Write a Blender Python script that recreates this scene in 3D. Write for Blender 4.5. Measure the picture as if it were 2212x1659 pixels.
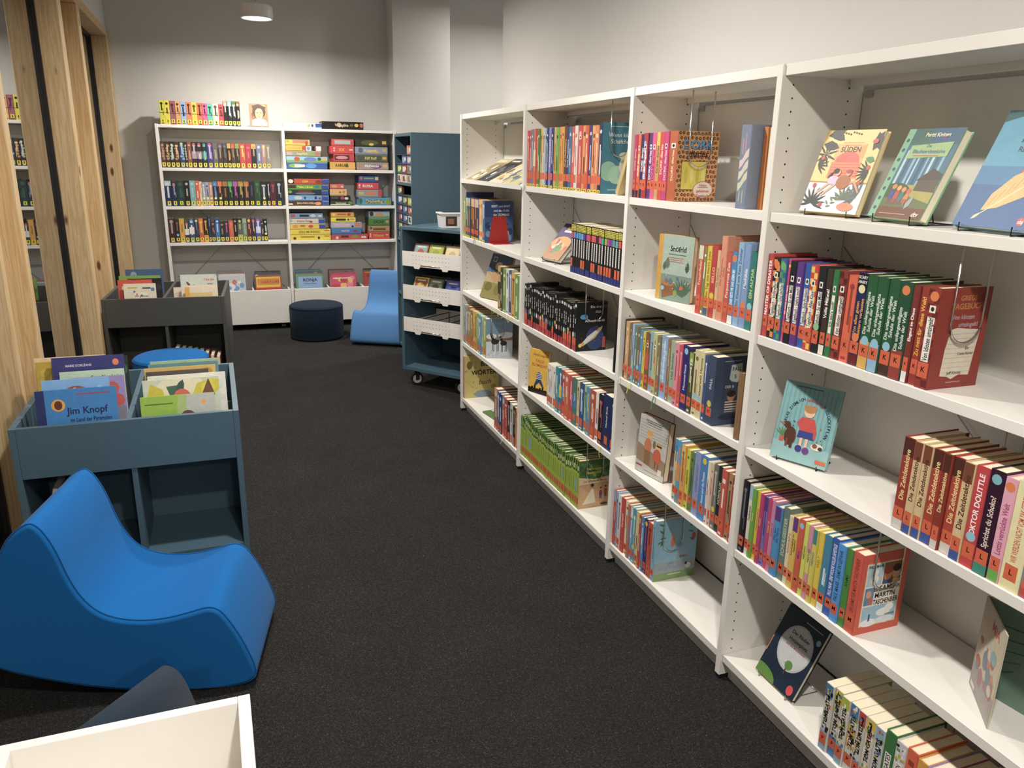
import bpy, math, random
from mathutils import Matrix, Vector
for o in list(bpy.data.objects): bpy.data.objects.remove(o)
SC = bpy.context.scene
COL = SC.collection
PI = math.pi
R_ = math.radians

# ---------------------------------------------------------------- camera, world, exposure
cam = bpy.data.cameras.new('camera'); camo = bpy.data.objects.new('camera', cam); COL.objects.link(camo)
cam.sensor_fit = 'HORIZONTAL'; cam.sensor_width = 36.0; cam.lens = 1683.09 * 36.0 / 2212.0
cam.clip_start = 0.02; cam.clip_end = 60
def _cam(yaw, pitch, roll, loc):
    f = Vector((math.sin(yaw)*math.cos(pitch), math.cos(yaw)*math.cos(pitch), math.sin(pitch)))
    r = Vector((math.cos(yaw), -math.sin(yaw), 0)); u = r.cross(f)
    c, s = math.cos(roll), math.sin(roll)
    r2 = c*r + s*u; u2 = -s*r + c*u
    m = Matrix(((r2.x, u2.x, -f.x, loc[0]), (r2.y, u2.y, -f.y, loc[1]), (r2.z, u2.z, -f.z, loc[2]), (0, 0, 0, 1)))
    camo.matrix_world = m
_cam(0.356046, -0.282035, 0.018551, (-1.3421, -1.7183, 1.5477))
SC.camera = camo
W = bpy.data.worlds.new('night_sky'); SC.world = W; W.use_nodes = True
W.node_tree.nodes['Background'].inputs[0].default_value = (0.010, 0.013, 0.02, 1)
W.node_tree.nodes['Background'].inputs[1].default_value = 0.3
vs = SC.view_settings
vs.view_transform = 'Standard'; vs.look = 'None'; vs.gamma = 1.0; vs.use_curve_mapping = False
vs.exposure = 0.0
LAMP_W = 39.0          # watts of each pendant's light
LAMP_COL = (1.0, 0.94, 0.855)

# ---------------------------------------------------------------- colour and material helpers
def lin(c): return c/12.92 if c <= 0.04045 else ((c+0.055)/1.055)**2.4
def hx(s):
    if isinstance(s, tuple): return s
    if len(s) == 3: s = s[0]*2 + s[1]*2 + s[2]*2
    return tuple(lin(int(s[i:i+2], 16)/255) for i in (0, 2, 4))
MATS = {}
def mat(name, col=(.8, .8, .8), rough=.5, metal=0., spec=.5, noise=0., nscale=40., bump=0., bscale=200., attr=None, sheen=0., coat=0., stretch=None, trans=0., ior=1.5, alpha=1.):
    if name in MATS: return MATS[name]
    m = bpy.data.materials.new(name); m.use_nodes = True; MATS[name] = m
    nt = m.node_tree; N = nt.nodes; L = nt.links
    b = N['Principled BSDF']
    b.inputs['Roughness'].default_value = rough; b.inputs['Metallic'].default_value = metal
    b.inputs['Specular IOR Level'].default_value = spec; b.inputs['IOR'].default_value = ior
    b.inputs['Coat Weight'].default_value = coat; b.inputs['Coat Roughness'].default_value = .12
    b.inputs['Sheen Weight'].default_value = sheen; b.inputs['Transmission Weight'].default_value = trans
    b.inputs['Alpha'].default_value = alpha
    col = hx(col) if isinstance(col, str) else col
    tc = N.new('ShaderNodeTexCoord'); src = tc.outputs['Object']
    if stretch:
        mp = N.new('ShaderNodeMapping'); mp.inputs['Scale'].default_value = stretch
        L.new(src, mp.inputs['Vector']); src = mp.outputs['Vector']
    if attr:
        a = N.new('ShaderNodeVertexColor'); a.layer_name = attr; cs = a.outputs['Color']
    else:
        rgb = N.new('ShaderNodeRGB'); rgb.outputs[0].default_value = (*col, 1); cs = rgb.outputs[0]
    if attr:
        hs = N.new('ShaderNodeHueSaturation'); hs.inputs['Saturation'].default_value = .90; hs.inputs['Value'].default_value = .93
        L.new(cs, hs.inputs['Color']); cs = hs.outputs['Color']
    if noise > 0:
        n = N.new('ShaderNodeTexNoise'); n.inputs['Scale'].default_value = nscale; n.inputs['Detail'].default_value = 3
        L.new(src, n.inputs['Vector'])
        r = N.new('ShaderNodeMapRange'); r.inputs['From Min'].default_value = .3; r.inputs['From Max'].default_value = .7
        r.inputs['To Min'].default_value = 1-noise; r.inputs['To Max'].default_value = 1+noise
        L.new(n.outputs['Fac'], r.inputs['Value'])
        mx = N.new('ShaderNodeVectorMath'); mx.operation = 'SCALE'
        L.new(cs, mx.inputs[0]); L.new(r.outputs['Result'], mx.inputs['Scale']); cs = mx.outputs['Vector']
    L.new(cs, b.inputs['Base Color'])
    if bump > 0:
        n2 = N.new('ShaderNodeTexNoise'); n2.inputs['Scale'].default_value = bscale; n2.inputs['Detail'].default_value = 4
        L.new(src, n2.inputs['Vector'])
        bp = N.new('ShaderNodeBump'); bp.inputs['Strength'].default_value = bump; bp.inputs['Distance'].default_value = .002
        L.new(n2.outputs['Fac'], bp.inputs['Height']); L.new(bp.outputs['Normal'], b.inputs['Normal'])
    return m
M_WALL = mat('wall_paint', (.63, .62, .60), .9, spec=.2, noise=.015, nscale=3, bump=.12, bscale=420)
M_CEIL = mat('ceiling_paint', (.88, .87, .85), .95, spec=.1, noise=.02, nscale=4)
M_WHITE = mat('white_melamine', (.82, .80, .76), .38, spec=.45, noise=.012, nscale=12)
M_BLUE = mat('slate_blue_laminate', '4b6575', .45, noise=.04, nscale=90)
M_GREY = mat('anthracite_laminate', '4a4a48', .5, noise=.05, nscale=90)
M_DARK = mat('black_plastic', (.012, .012, .013), .45, noise=.05)
M_CHROME = mat('chrome_wire', (.62, .61, .6), .18, metal=1., noise=.03)
M_STEEL = mat('zinc_plate', (.5, .5, .5), .35, metal=1., noise=.08)
M_BLACKW = mat('black_wire', (.015, .014, .014), .35, noise=.05)
M_GREYP = mat('grey_caster_plastic', (.33, .33, .33), .5, noise=.05)
M_HOLE = mat('drill_hole_dark', (.02, .018, .015), .9, noise=.05)
M_COVER = mat('printed_book_cover', rough=.45, attr='Col', noise=.05, nscale=30, spec=.4)
M_PRINT = mat('printed_ink', rough=.46, attr='Col', noise=.05, nscale=60, spec=.4)
M_PAGES = mat('page_block_paper', 'efe5cb', .85, noise=.10, nscale=60, stretch=(60, 1, 1), spec=.2)
M_RED = mat('red_painted_metal', 'a82a26', .35, noise=.03)
M_CASE = mat('clear_plastic_box', 'e6e8ea', .25, noise=.02, spec=.5)
M_TINT = mat('black_tinted_plastic', (.02, .02, .022), .3, noise=.03)
def felt(name, c):
    m = mat(name, c, .95, noise=.10, nscale=900, bump=.35, bscale=1300, sheen=.06, spec=.1)
    return m
M_FBLUE = felt('blue_wool_felt', '1a66ac'); M_FLIGHT = felt('light_blue_wool_felt', '5886ba')
M_FNAVY = felt('navy_wool_felt', '1d2b3b'); M_FDARK = felt('dark_slate_wool_felt', '2b3746')

def carpet():
    m = bpy.data.materials.new('charcoal_needle_felt_carpet'); m.use_nodes = True
    nt = m.node_tree; N = nt.nodes; L = nt.links; b = N['Principled BSDF']
    b.inputs['Roughness'].default_value = .97; b.inputs['Specular IOR Level'].default_value = .08
    tc = N.new('ShaderNodeTexCoord')
    n1 = N.new('ShaderNodeTexNoise'); n1.inputs['Scale'].default_value = 230; n1.inputs['Detail'].default_value = 6; n1.inputs['Roughness'].default_value = .75; n1.inputs['Distortion'].default_value = 1.5
    n2 = N.new('ShaderNodeTexNoise'); n2.inputs['Scale'].default_value = 4; n2.inputs['Detail'].default_value = 3
    L.new(tc.outputs['Object'], n1.inputs['Vector']); L.new(tc.outputs['Object'], n2.inputs['Vector'])
    cr = N.new('ShaderNodeValToRGB'); e = cr.color_ramp.elements
    e[0].position = .34; e[0].color = (.0085, .0085, .0087, 1); e[1].position = .56; e[1].color = (.034, .0332, .0322, 1)
    k = e.new(.68); k.color = (.19, .186, .18, 1)
    L.new(n1.outputs['Fac'], cr.inputs['Fac'])
    mr = N.new('ShaderNodeMapRange'); mr.inputs['To Min'].default_value = .8; mr.inputs['To Max'].default_value = 1.2
    L.new(n2.outputs['Fac'], mr.inputs['Value'])
    mx = N.new('ShaderNodeVectorMath'); mx.operation = 'SCALE'
    L.new(cr.outputs['Color'], mx.inputs[0]); L.new(mr.outputs['Result'], mx.inputs['Scale'])
    L.new(mx.outputs['Vector'], b.inputs['Base Color'])
    bp = N.new('ShaderNodeBump'); bp.inputs['Strength'].default_value = .9; bp.inputs['Distance'].default_value = .004
    L.new(n1.outputs['Fac'], bp.inputs['Height']); L.new(bp.outputs['Normal'], b.inputs['Normal'])
    return m
M_CARPET = carpet()
def wood():
    m = bpy.data.materials.new('spruce_glulam'); m.use_nodes = True
    nt = m.node_tree; N = nt.nodes; L = nt.links; b = N['Principled BSDF']
    b.inputs['Roughness'].default_value = .55; b.inputs['Specular IOR Level'].default_value = .35
    tc = N.new('ShaderNodeTexCoord'); mp = N.new('ShaderNodeMapping'); mp.inputs['Scale'].default_value = (14, 14, .55)
    L.new(tc.outputs['Object'], mp.inputs['Vector'])
    n1 = N.new('ShaderNodeTexNoise'); n1.inputs['Scale'].default_value = 3.2; n1.inputs['Detail'].default_value = 5; n1.inputs['Distortion'].default_value = .6
    L.new(mp.outputs['Vector'], n1.inputs['Vector'])
    wv = N.new('ShaderNodeMath'); wv.operation = 'MULTIPLY'; wv.inputs[1].default_value = 34
    L.new(n1.outputs['Fac'], wv.inputs[0])
    sn = N.new('ShaderNodeMath'); sn.operation = 'SINE'; L.new(wv.outputs[0], sn.inputs[0])
    cr = N.new('ShaderNodeValToRGB'); e = cr.color_ramp.elements
    e[0].position = 0; e[0].color = (*hx('c6a67a'), 1); e[1].position = 1; e[1].color = (*hx('d6bd96'), 1)
    mr = N.new('ShaderNodeMapRange'); mr.inputs['From Min'].default_value = -1; mr.inputs['From Max'].default_value = 1
    L.new(sn.outputs[0], mr.inputs['Value']); L.new(mr.outputs['Result'], cr.inputs['Fac'])
    # knots: sparse cells
    mp2 = N.new('ShaderNodeMapping'); mp2.inputs['Scale'].default_value = (9, 9, 3.4)
    L.new(tc.outputs['Object'], mp2.inputs['Vector'])
    vo = N.new('ShaderNodeTexVoronoi'); vo.inputs['Scale'].default_value = 1.0; vo.inputs['Randomness'].default_value = 1
    L.new(mp2.outputs['Vector'], vo.inputs['Vector'])
    kr = N.new('ShaderNodeValToRGB'); ke = kr.color_ramp.elements
    ke[0].position = .085; ke[0].color = (1, 1, 1, 1); ke[1].position = .150; ke[1].color = (0, 0, 0, 1)
    L.new(vo.outputs['Distance'], kr.inputs['Fac'])
    mx = N.new('ShaderNodeMix'); mx.data_type = 'RGBA'
    L.new(kr.outputs['Color'], mx.inputs['Factor']); L.new(cr.outputs['Color'], mx.inputs['A']); mx.inputs['B'].default_value = (*hx('6e4424'), 1)
    L.new(mx.outputs['Result'], b.inputs['Base Color'])
    return m
M_WOOD = wood()
def glass():
    m = bpy.data.materials.new('night_window_glass'); m.use_nodes = True
    b = m.node_tree.nodes['Principled BSDF']; N = m.node_tree.nodes; L = m.node_tree.links
    b.inputs['Base Color'].default_value = (.004, .005, .006, 1); b.inputs['Roughness'].default_value = .004
    b.inputs['IOR'].default_value = 2.1; b.inputs['Specular IOR Level'].default_value = .5
    b.inputs['Coat Weight'].default_value = 1.0; b.inputs['Coat Roughness'].default_value = .0; b.inputs['Coat IOR'].default_value = 1.6
    tc = N.new('ShaderNodeTexCoord'); n = N.new('ShaderNodeTexNoise'); n.inputs['Scale'].default_value = 1.3
    L.new(tc.outputs['Object'], n.inputs['Vector'])
    r = N.new('ShaderNodeMapRange'); r.inputs['To Min'].default_value = .002; r.inputs['To Max'].default_value = .008
    L.new(n.outputs['Fac'], r.inputs['Value']); L.new(r.outputs['Result'], b.inputs['Roughness'])
    return m
M_GLASS = glass()
def emis(name, col, st):
    m = bpy.data.materials.new(name); m.use_nodes = True
    b = m.node_tree.nodes['Principled BSDF']; b.inputs['Base Color'].default_value = (.9, .9, .9, 1)
    b.inputs['Emission Color'].default_value = (*col, 1); b.inputs['Emission Strength'].default_value = st
    return m
M_LAMP = emis('lit_lamp_diffuser', (1, .95, .86), 9.0)

# ---------------------------------------------------------------- mesh builder
class MB:
    def __init__(s): s.v = []; s.f = []; s.c = []; s.sm = []
    def quad(s, a, b, c, d, col=None): s.face((a, b, c, d), col)
    def face(s, pts, col=None, sm=False):
        i = len(s.v); s.v += [tuple(p) for p in pts]; s.f.append(tuple(range(i, i+len(pts)))); s.c.append(col); s.sm.append(sm)
    def box(s, x0, x1, y0, y1, z0, z1, col=None):
        i = len(s.v)
        s.v += [(x0, y0, z0), (x1, y0, z0), (x1, y1, z0), (x0, y1, z0), (x0, y0, z1), (x1, y0, z1), (x1, y1, z1), (x0, y1, z1)]
        for q in ((0, 3, 2, 1), (4, 5, 6, 7), (0, 1, 5, 4), (1, 2, 6, 5), (2, 3, 7, 6), (3, 0, 4, 7)):
            s.f.append(tuple(i+k for k in q)); s.c.append(col); s.sm.append(False)
        return s
    def bbox(s, x0, x1, y0, y1, z0, z1, b=.0015, col=None):
        # box with chamfered edges
        xs = (x0, x1); ys = (y0, y1); zs = (z0, z1); P = {}
        i0 = len(s.v)
        for a in (0, 1):
            for c in (0, 1):
                for d in (0, 1):
                    sx, sy, sz = 1-2*a, 1-2*c, 1-2*d
                    P[a, c, d, 0] = len(s.v); s.v.append((xs[a], ys[c]+sy*b, zs[d]+sz*b))
                    P[a, c, d, 1] = len(s.v); s.v.append((xs[a]+sx*b, ys[c], zs[d]+sz*b))
                    P[a, c, d, 2] = len(s.v); s.v.append((xs[a]+sx*b, ys[c]+sy*b, zs[d]))
        cx, cy, cz = (x0+x1)/2, (y0+y1)/2, (z0+z1)/2
        def add(idx):
            p = [Vector(s.v[k]) for k in idx]; n = (p[1]-p[0]).cross(p[2]-p[0]); m = sum(p, Vector())/len(p) - Vector((cx, cy, cz))
            if n.dot(m) < 0: idx = idx[::-1]
            s.f.append(tuple(idx)); s.c.append(col); s.sm.append(False)
        for a in (0, 1):
            add([P[a, 0, 0, 0], P[a, 1, 0, 0], P[a, 1, 1, 0], P[a, 0, 1, 0]])
            add([P[0, a, 0, 1], P[1, a, 0, 1], P[1, a, 1, 1], P[0, a, 1, 1]])
            add([P[0, 0, a, 2], P[1, 0, a, 2], P[1, 1, a, 2], P[0, 1, a, 2]])
        for a in (0, 1):
            for c in (0, 1):
                add([P[a, c, 0, 0], P[a, c, 1, 0], P[a, c, 1, 1], P[a, c, 0, 1]])
                add([P[a, 0, c, 0], P[a, 1, c, 0], P[a, 1, c, 2], P[a, 0, c, 2]])
                add([P[0, a, c, 1], P[1, a, c, 1], P[1, a, c, 2], P[0, a, c, 2]])
                for d in (0, 1): add([P[a, c, d, 0], P[a, c, d, 1], P[a, c, d, 2]])
        return s
    def prism(s, pts, ax, a, b, col=None, sm=False):
        # pts: closed 2-D outline (counter-clockwise), extruded along axis ax from a to b
        def mk(p, t):
            if ax == 'x': return (t, p[0], p[1])
            if ax == 'y': return (p[0], t, p[1])
            return (p[0], p[1], t)
        n = len(pts); i = len(s.v)
        s.v += [mk(p, a) for p in pts] + [mk(p, b) for p in pts]
        fl = (ax == 'y')
        A = tuple(range(i, i+n)); B = tuple(range(i+n, i+2*n))
        s.f.append(A if fl else A[::-1]); s.f.append(B[::-1] if fl else B); s.c += [col, col]; s.sm += [False, False]
        for k in range(n):
            j = (k+1) % n; q = (i+k, i+j, i+n+j, i+n+k)
            s.f.append(q[::-1] if fl else q); s.c.append(col); s.sm.append(sm)
        return s
    def tube(s, pts, r, n=6, closed=False, col=None):
        pts = [Vector(p) for p in pts]; m = len(pts); rings = []
        for k, p in enumerate(pts):
            a = pts[(k-1) % m] if (closed or k > 0) else p
            b = pts[(k+1) % m] if (closed or k < m-1) else p
            t = (b-a).normalized(); up = Vector((0, 0, 1)) if abs(t.z) < .93 else Vector((1, 0, 0))
            u = t.cross(up).normalized(); w = u.cross(t); i = len(s.v)
            for j in range(n):
                an = 2*PI*j/n; s.v.append(tuple(p + r*(math.cos(an)*u + math.sin(an)*w)))
            rings.append(i)
        for k in range(m if closed else m-1):
            A, B = rings[k], rings[(k+1) % m]
            for j in range(n):
                s.f.append((A+j, A+(j+1) % n, B+(j+1) % n, B+j)[::-1]); s.c.append(col); s.sm.append(True)
        if not closed:
            s.f.append(tuple(rings[0]+j for j in range(n))); s.f.append(tuple(rings[-1]+j for j in reversed(range(n)))); s.c += [col, col]; s.sm += [False]*2
        return s
    def lathe(s, prof, n=24, cx=0, cy=0, col=None):
        rings = []
        for (r, z) in prof:
            i = len(s.v); rings.append(i)
            for j in range(n):
                a = 2*PI*j/n; s.v.append((cx+r*math.cos(a), cy+r*math.sin(a), z))
        for k in range(len(prof)-1):
            A, B = rings[k], rings[k+1]
            for j in range(n):
                s.f.append((A+j, A+(j+1) % n, B+(j+1) % n, B+j)); s.c.append(col); s.sm.append(True)
        if prof[0][0] > 1e-6: s.f.append(tuple(rings[0]+j for j in reversed(range(n)))); s.c.append(col); s.sm.append(False)
        if prof[-1][0] > 1e-6: s.f.append(tuple(rings[-1]+j for j in range(n))); s.c.append(col); s.sm.append(False)
        return s
    def xf(s, m):
        s.v = [tuple(m @ Vector(p)) for p in s.v]; return s
    def mesh(s, name, m):
        me = bpy.data.meshes.new(name); me.from_pydata(s.v, [], s.f)
        if any(c is not None for c in s.c):
            at = me.color_attributes.new('Col', 'FLOAT_COLOR', 'CORNER'); buf = []
            for fc, c in zip(s.f, s.c):
                c = c or (.8, .8, .8); buf += [c[0], c[1], c[2], 1.0]*len(fc)
            at.data.foreach_set('color', buf)
        if any(s.sm): me.polygons.foreach_set('use_smooth', s.sm)
        me.materials.append(m); me.update()
        return me
    def build(s, name, m, parent=None, mw=None):
        o = bpy.data.objects.new(name, s.mesh(name, m)); COL.objects.link(o)
        if parent is not None: o.parent = parent
        if mw is not None: o.matrix_local = mw
        return o
def T_(x, y, z): return Matrix.Translation((x, y, z))
def Rx(a): return Matrix.Rotation(a, 4, 'X')
def Ry(a): return Matrix.Rotation(a, 4, 'Y')
def Rz(a): return Matrix.Rotation(a, 4, 'Z')
def tag(o, label=None, cat=None, group=None, kind=None):
    if label: o['label'] = label
    if cat: o['category'] = cat
    if group: o['group'] = group
    if kind: o['kind'] = kind
    return o
def thing(name, label, cat, mw=None, group=None):
    o = bpy.data.objects.new(name, None); COL.objects.link(o); o.empty_display_size = .05
    if mw is not None: o.matrix_local = mw
    return tag(o, label, cat, group)
def struct(name, mb, m, parent=None):
    o = mb.build(name, m, parent); o['kind'] = 'structure'; return o
def box(*a): return MB().box(*a)
def bbox(*a, **k): return MB().bbox(*a, **k)
def share(o, name=None, parent=None, mw=None):
    c = o.copy(); COL.objects.link(c); c.parent = parent if parent is not None else o.parent
    if mw is not None: c.matrix_local = mw
    return c

# ---------------------------------------------------------------- flat print: lettering and shapes
_gl = {}
def _tm(st, bold):
    cu = bpy.data.curves.new('t', 'FONT'); cu.body = st; cu.resolution_u = 3; cu.size = 1.0
    if bold: cu.offset = .022
    ob = bpy.data.objects.new('t', cu); me = ob.to_mesh()
    V = [(v.co.x, v.co.y) for v in me.vertices]; F = [tuple(p.vertices) for p in me.polygons]
    ob.to_mesh_clear(); bpy.data.objects.remove(ob); bpy.data.curves.remove(cu)
    return V, F
def glyph(ch, bold):
    k = (ch, bold)
    if k not in _gl:
        V, F = _tm(ch, bold) if ch != ' ' else ([], [])
        a, _ = _tm(ch+'|', bold); b, _ = _tm('|', bold)
        adv = max(p[0] for p in a) - max(p[0] for p in b)
        _gl[k] = (V, F, adv)
    return _gl[k]
class Pr:
    STEP = .000015
    def __init__(s): s.v = []; s.f = []; s.c = []; s.l = 0
    def poly(s, pts, col, keep=False):
        if not keep: s.l += 1
        i = len(s.v); s.v += [(p[0], p[1], s.l) for p in pts]; s.f.append(tuple(range(i, i+len(pts)))); s.c.append(hx(col)); return s
    def rect(s, u, v, w, h, col, keep=False): return s.poly([(u, v), (u+w, v), (u+w, v+h), (u, v+h)], col, keep)
    def ell(s, cx, cy, rx, ry, col, n=14, a0=0, a1=2*PI, keep=False):
        full = abs(a1-a0-2*PI) < 1e-6; m = n if full else n+1
        return s.poly([(cx+rx*math.cos(a0+(a1-a0)*k/n), cy+ry*math.sin(a0+(a1-a0)*k/n)) for k in range(m)], col, keep)
    def line(s, x0, y0, x1, y1, w, col, keep=False):
        d = math.hypot(x1-x0, y1-y0) or 1e-6; nx, ny = -(y1-y0)/d*w/2, (x1-x0)/d*w/2
        return s.poly([(x0-nx, y0-ny), (x1-nx, y1-ny), (x1+nx, y1+ny), (x0+nx, y0+ny)], col, keep)
    def frame(s, u, v, w, h, t, col):
        s.rect(u, v, w, t, col); s.rect(u, v+h-t, w, t, col, True); s.rect(u, v+t, t, h-2*t, col, True); s.rect(u+w-t, v+t, t, h-2*t, col, True); return s
    def text(s, st, u, v, size, col, rot=0., sx=1., bold=False, maxw=None, al='c', shear=0., jit=0.):
        # u, v: centre of the line when al == 'c', its start when al == 'l'
        s.l += 1; c = hx(col); wd = sum(glyph(ch, bold)[2] for ch in st)*size*sx
        if maxw and wd > maxw: sx *= maxw/wd; wd = maxw
        x = -wd/2 if al == 'c' else 0; y0 = -size*.35; ca, sa = math.cos(rot), math.sin(rot); rn = random.Random(st)
        for ch in st:
            V, F, adv = glyph(ch, bold); i = len(s.v); dy = rn.uniform(-jit, jit)*size
            for (a, b) in V:
                tx = x+(a+b*shear)*size*sx; ty = y0+b*size+dy
                s.v.append((u+ca*tx-sa*ty, v+sa*tx+ca*ty, s.l))
            for f in F: s.f.append(tuple(i+k for k in f)); s.c.append(c)
            x += adv*size*sx
        return s
    def build(s, name, fr, parent):
        # fr(u, v, d) -> local xyz, d = distance proud of the surface
        if not s.f: return None
        mb = MB(); mb.v = [fr(a, b, .0002+l*Pr.STEP) for a, b, l in s.v]; mb.f = s.f; mb.c = s.c; mb.sm = [False]*len(s.f)
        return mb.build(name, M_PRINT, parent)

# ---------------------------------------------------------------- books
PAL = {'red': 'c03028', 'dark red': '7a1f1c', 'orange': 'e07a30', 'yellow': 'e6cc3c', 'mustard': 'b8922e', 'lime green': 'a4c044', 'green': '4a8a44', 'dark green': '254a30',
       'teal': '2f8a88', 'light blue': '8fbcdc', 'blue': '2f6cb4', 'navy': '1c2c58', 'purple': '5c3a86', 'pink': 'e890b4', 'magenta': 'c42a72', 'brown': '6e4a30',
       'tan': 'c8a070', 'cream': 'ece2c0', 'white': 'f2f0ec', 'grey': '8a8a88', 'dark grey': '464646', 'black': '161616', 'grey-blue': '7a8ca6', 'olive': '70703c'}
PALL = {k: tuple(int(v[i:i+2], 16) for i in (0, 2, 4)) for k, v in PAL.items()}
def cname(h):
    if len(h) == 3: h = h[0]*2+h[1]*2+h[2]*2
    c = tuple(int(h[i:i+2], 16) for i in (0, 2, 4))
    return min(PALL, key=lambda k: sum((a-b)**2 for a, b in zip(PALL[k], c)))
def ordn(n):
    return '%d%s' % (n, 'th' if 10 <= n % 100 <= 20 else {1: 'st', 2: 'nd', 3: 'rd'}.get(n % 10, 'th'))
def book(name, T, H, D, col, mw, label, cat='book', group=None, spine=None, cover=None, ccol=None, hb=True, back=None, pagec=None):
    """T thickness (local x), D depth (local y, spine at y=0), H height (z); front cover faces +x"""
    c = hx(col); cc = hx(ccol) if ccol else c; t = .0024 if hb else .0010; ch = min(.0016, T*.2); lip = .003 if hb else 0.0002
    t = min(t, T*.2)
    mb = MB(); h = T/2
    out = [(-h, D), (-h, ch), (-h+ch, 0), (h-ch, 0), (h, ch), (h, D), (h-t, D), (h-t, t+.001), (-h+t, t+.001), (-h+t, D)]
    n = len(out); i = 0
    mb.v = [(x, y, 0) for x, y in out] + [(x, y, H) for x, y in out]
    for k in range(n):
        j = (k+1) % n; mb.f.append((k, j, n+j, n+k)); mb.c.append(cc if k in (0, 4, 5, 6, 8, 9) else c); mb.sm.append(False)
    for q in ((0, 1, 8, 9), (1, 2, 3, 4, 7, 8), (4, 5, 6, 7)):
        mb.f.append(tuple(reversed(q))); mb.f.append(tuple(n+k for k in q)); mb.c += [cc, cc]; mb.sm += [False, False]
    o = mb.build(name, M_COVER, None, mw); tag(o, label, cat, group)
    pb = MB().box(-h+t*1.02, h-t*1.02, t+.0012, D-(lip if hb else .0004), lip, H-lip)
    pb.build('pages', M_PAGES, o)
    if spine: spine.build('spine_print', lambda u, v, d: (u, -d, v), o)
    if cover: cover.build('cover_print', lambda u, v, d: (h+d, u, v), o)
    if back: back.build('back_print', lambda u, v, d: (-h-d, D-u, v), o)
    return o
def spine_art(T, H, fg, title, o, rnd, st, bg=None):
    """printed spine: u in [-T/2, T/2], v in [0, H]"""
    p = Pr(); w = T-.0036 if T > .008 else T*.7; h = w/2
    if bg: p.rect(-h, .0006, w, H-.0012, bg)
    for k in o:
        if k[0] == 'T': p.rect(-h, H*.80, w, H*.2-.001, k[1:])
        elif k[0] == 'B': p.rect(-h, .001, w, .024, k[1:])
        elif k[0] == 'Z': p.rect(-h, .001, w, H*.30, k[1:])
        elif k[0] == 'c':
            n = 7; p.l += 1
            for a in range(n*2):
                for b in range(2):
                    if (a+b) % 2: p.rect(-h+b*w/2, .004+a*(H-.008)/(2*n), w/2, (H-.008)/(2*n), k[1:], True)
        elif k[0] == 'M': p.rect(-h, H*.36, w, H*.28, k[1:])
        elif k == 'n':
            for a in range(34): p.rect(rnd.uniform(-h, h*.6), rnd.uniform(.05, H*.94), w*rnd.uniform(.1, .34), rnd.uniform(.003, .012), rnd.choice(['1c1c1c', '2a2a2a', 'f0ece4', '3c78b0', 'c8b838', 'c04034', '6a9c48', 'f4f0e8']))
        elif k == 'Y': p.text('SCARY', 0, H*.955, w*.34, 'f0f0f0', bold=True, maxw=w*.95); p.text('HARRY', 0, H*.905, w*.34, 'f0f0f0', bold=True, maxw=w*.95); p.ell(0, H*.83, w*.36, w*.36, 'e8e4b0')
        elif k[0] == 'S':
            for a in range(6): p.ell(rnd.uniform(-h*.5, h*.5), H*(.34+.1*a), w*.34, H*.045, k[1:], 8)
    if 'p' in o: p.rect(-w*.32, .058, w*.64, H*.44, 'f2efe8')
    if title:
        tc = '222' if 'p' in o else fg
        lo, hi = (.060, H*.71) if 'p' in o else ((.058 if st else .02), H*.93)
        if any(k[0] in 'dwY' for k in o): hi = min(hi, H*.76)
        if '|' in title:
            for q, part in enumerate(title.split('|')): p.text(part, (-.5+q)*w*.46, (lo+hi)/2, min(w*.52, .0125), tc, PI/2, bold=True, maxw=hi-lo)
        else: p.text(title, 0, (lo+hi)/2, min(w*.78, .0165), tc, PI/2, bold=True, maxw=hi-lo)
    elif 'q' not in o:
        a = .062 if st else .03; b = H*.9
        L = rnd.uniform(.35, .75)*(b-a); p.rect(-w*.14, a+(b-a-L)*rnd.random(), w*.28, L, fg)
        if rnd.random() < .6: p.ell(0, b-.006, w*.3, w*.3, fg, 9)
        elif rnd.random() < .7: p.rect(-w*.30, b-.020, w*.6, .014, fg)
        if rnd.random() < .7: p.rect(w*.20, a+.01, w*.12, (b-a)*rnd.uniform(.25, .5), fg)
        p.rect(-w*.28, .006, w*.56, .007, fg)
    for k in o:
        if k[0] == 'd': p.ell(0, H-.018, min(w*.46, .0105), min(w*.46, .0105), k[1:], 14)
        elif k[0] == 'm': p.ell(0, .066, min(w*.46, .0105), min(w*.46, .0105), k[1:], 14)
        elif k == 'w': p.rect(-w*.26, H-.052, w*.52, .015, 'f2efe8'); p.ell(0, H-.0445, w*.16, .005, '333', 8)
        elif k == 'y': p.rect(-h, H*.47, w, .004, '1a1a1a')
    if st and 'h' not in o:
        sc, ltr, z0, z1 = st[:4]
        if len(st) > 4: p.rect(-h, .001, w, .011, st[4]); p.rect(-h*.5, .004, w*.5, .004, '4a4420')
        z0 += rnd.uniform(-.003, .003); ww = min(w*.94, .026)
        p.rect(-ww/2, z0, ww, z1-z0, sc)
        if ltr: p.text(ltr, 0, z0+(z1-z0)*.55, min(ww*.72/max(1, len(ltr)*.75), .0155), '2a0d06', 0, bold=True)
        elif ltr is None: p.rect(-ww*.14, z0+(z1-z0)*.2, ww*.28, (z1-z0)*.6, '3a2f10')
    return p
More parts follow.
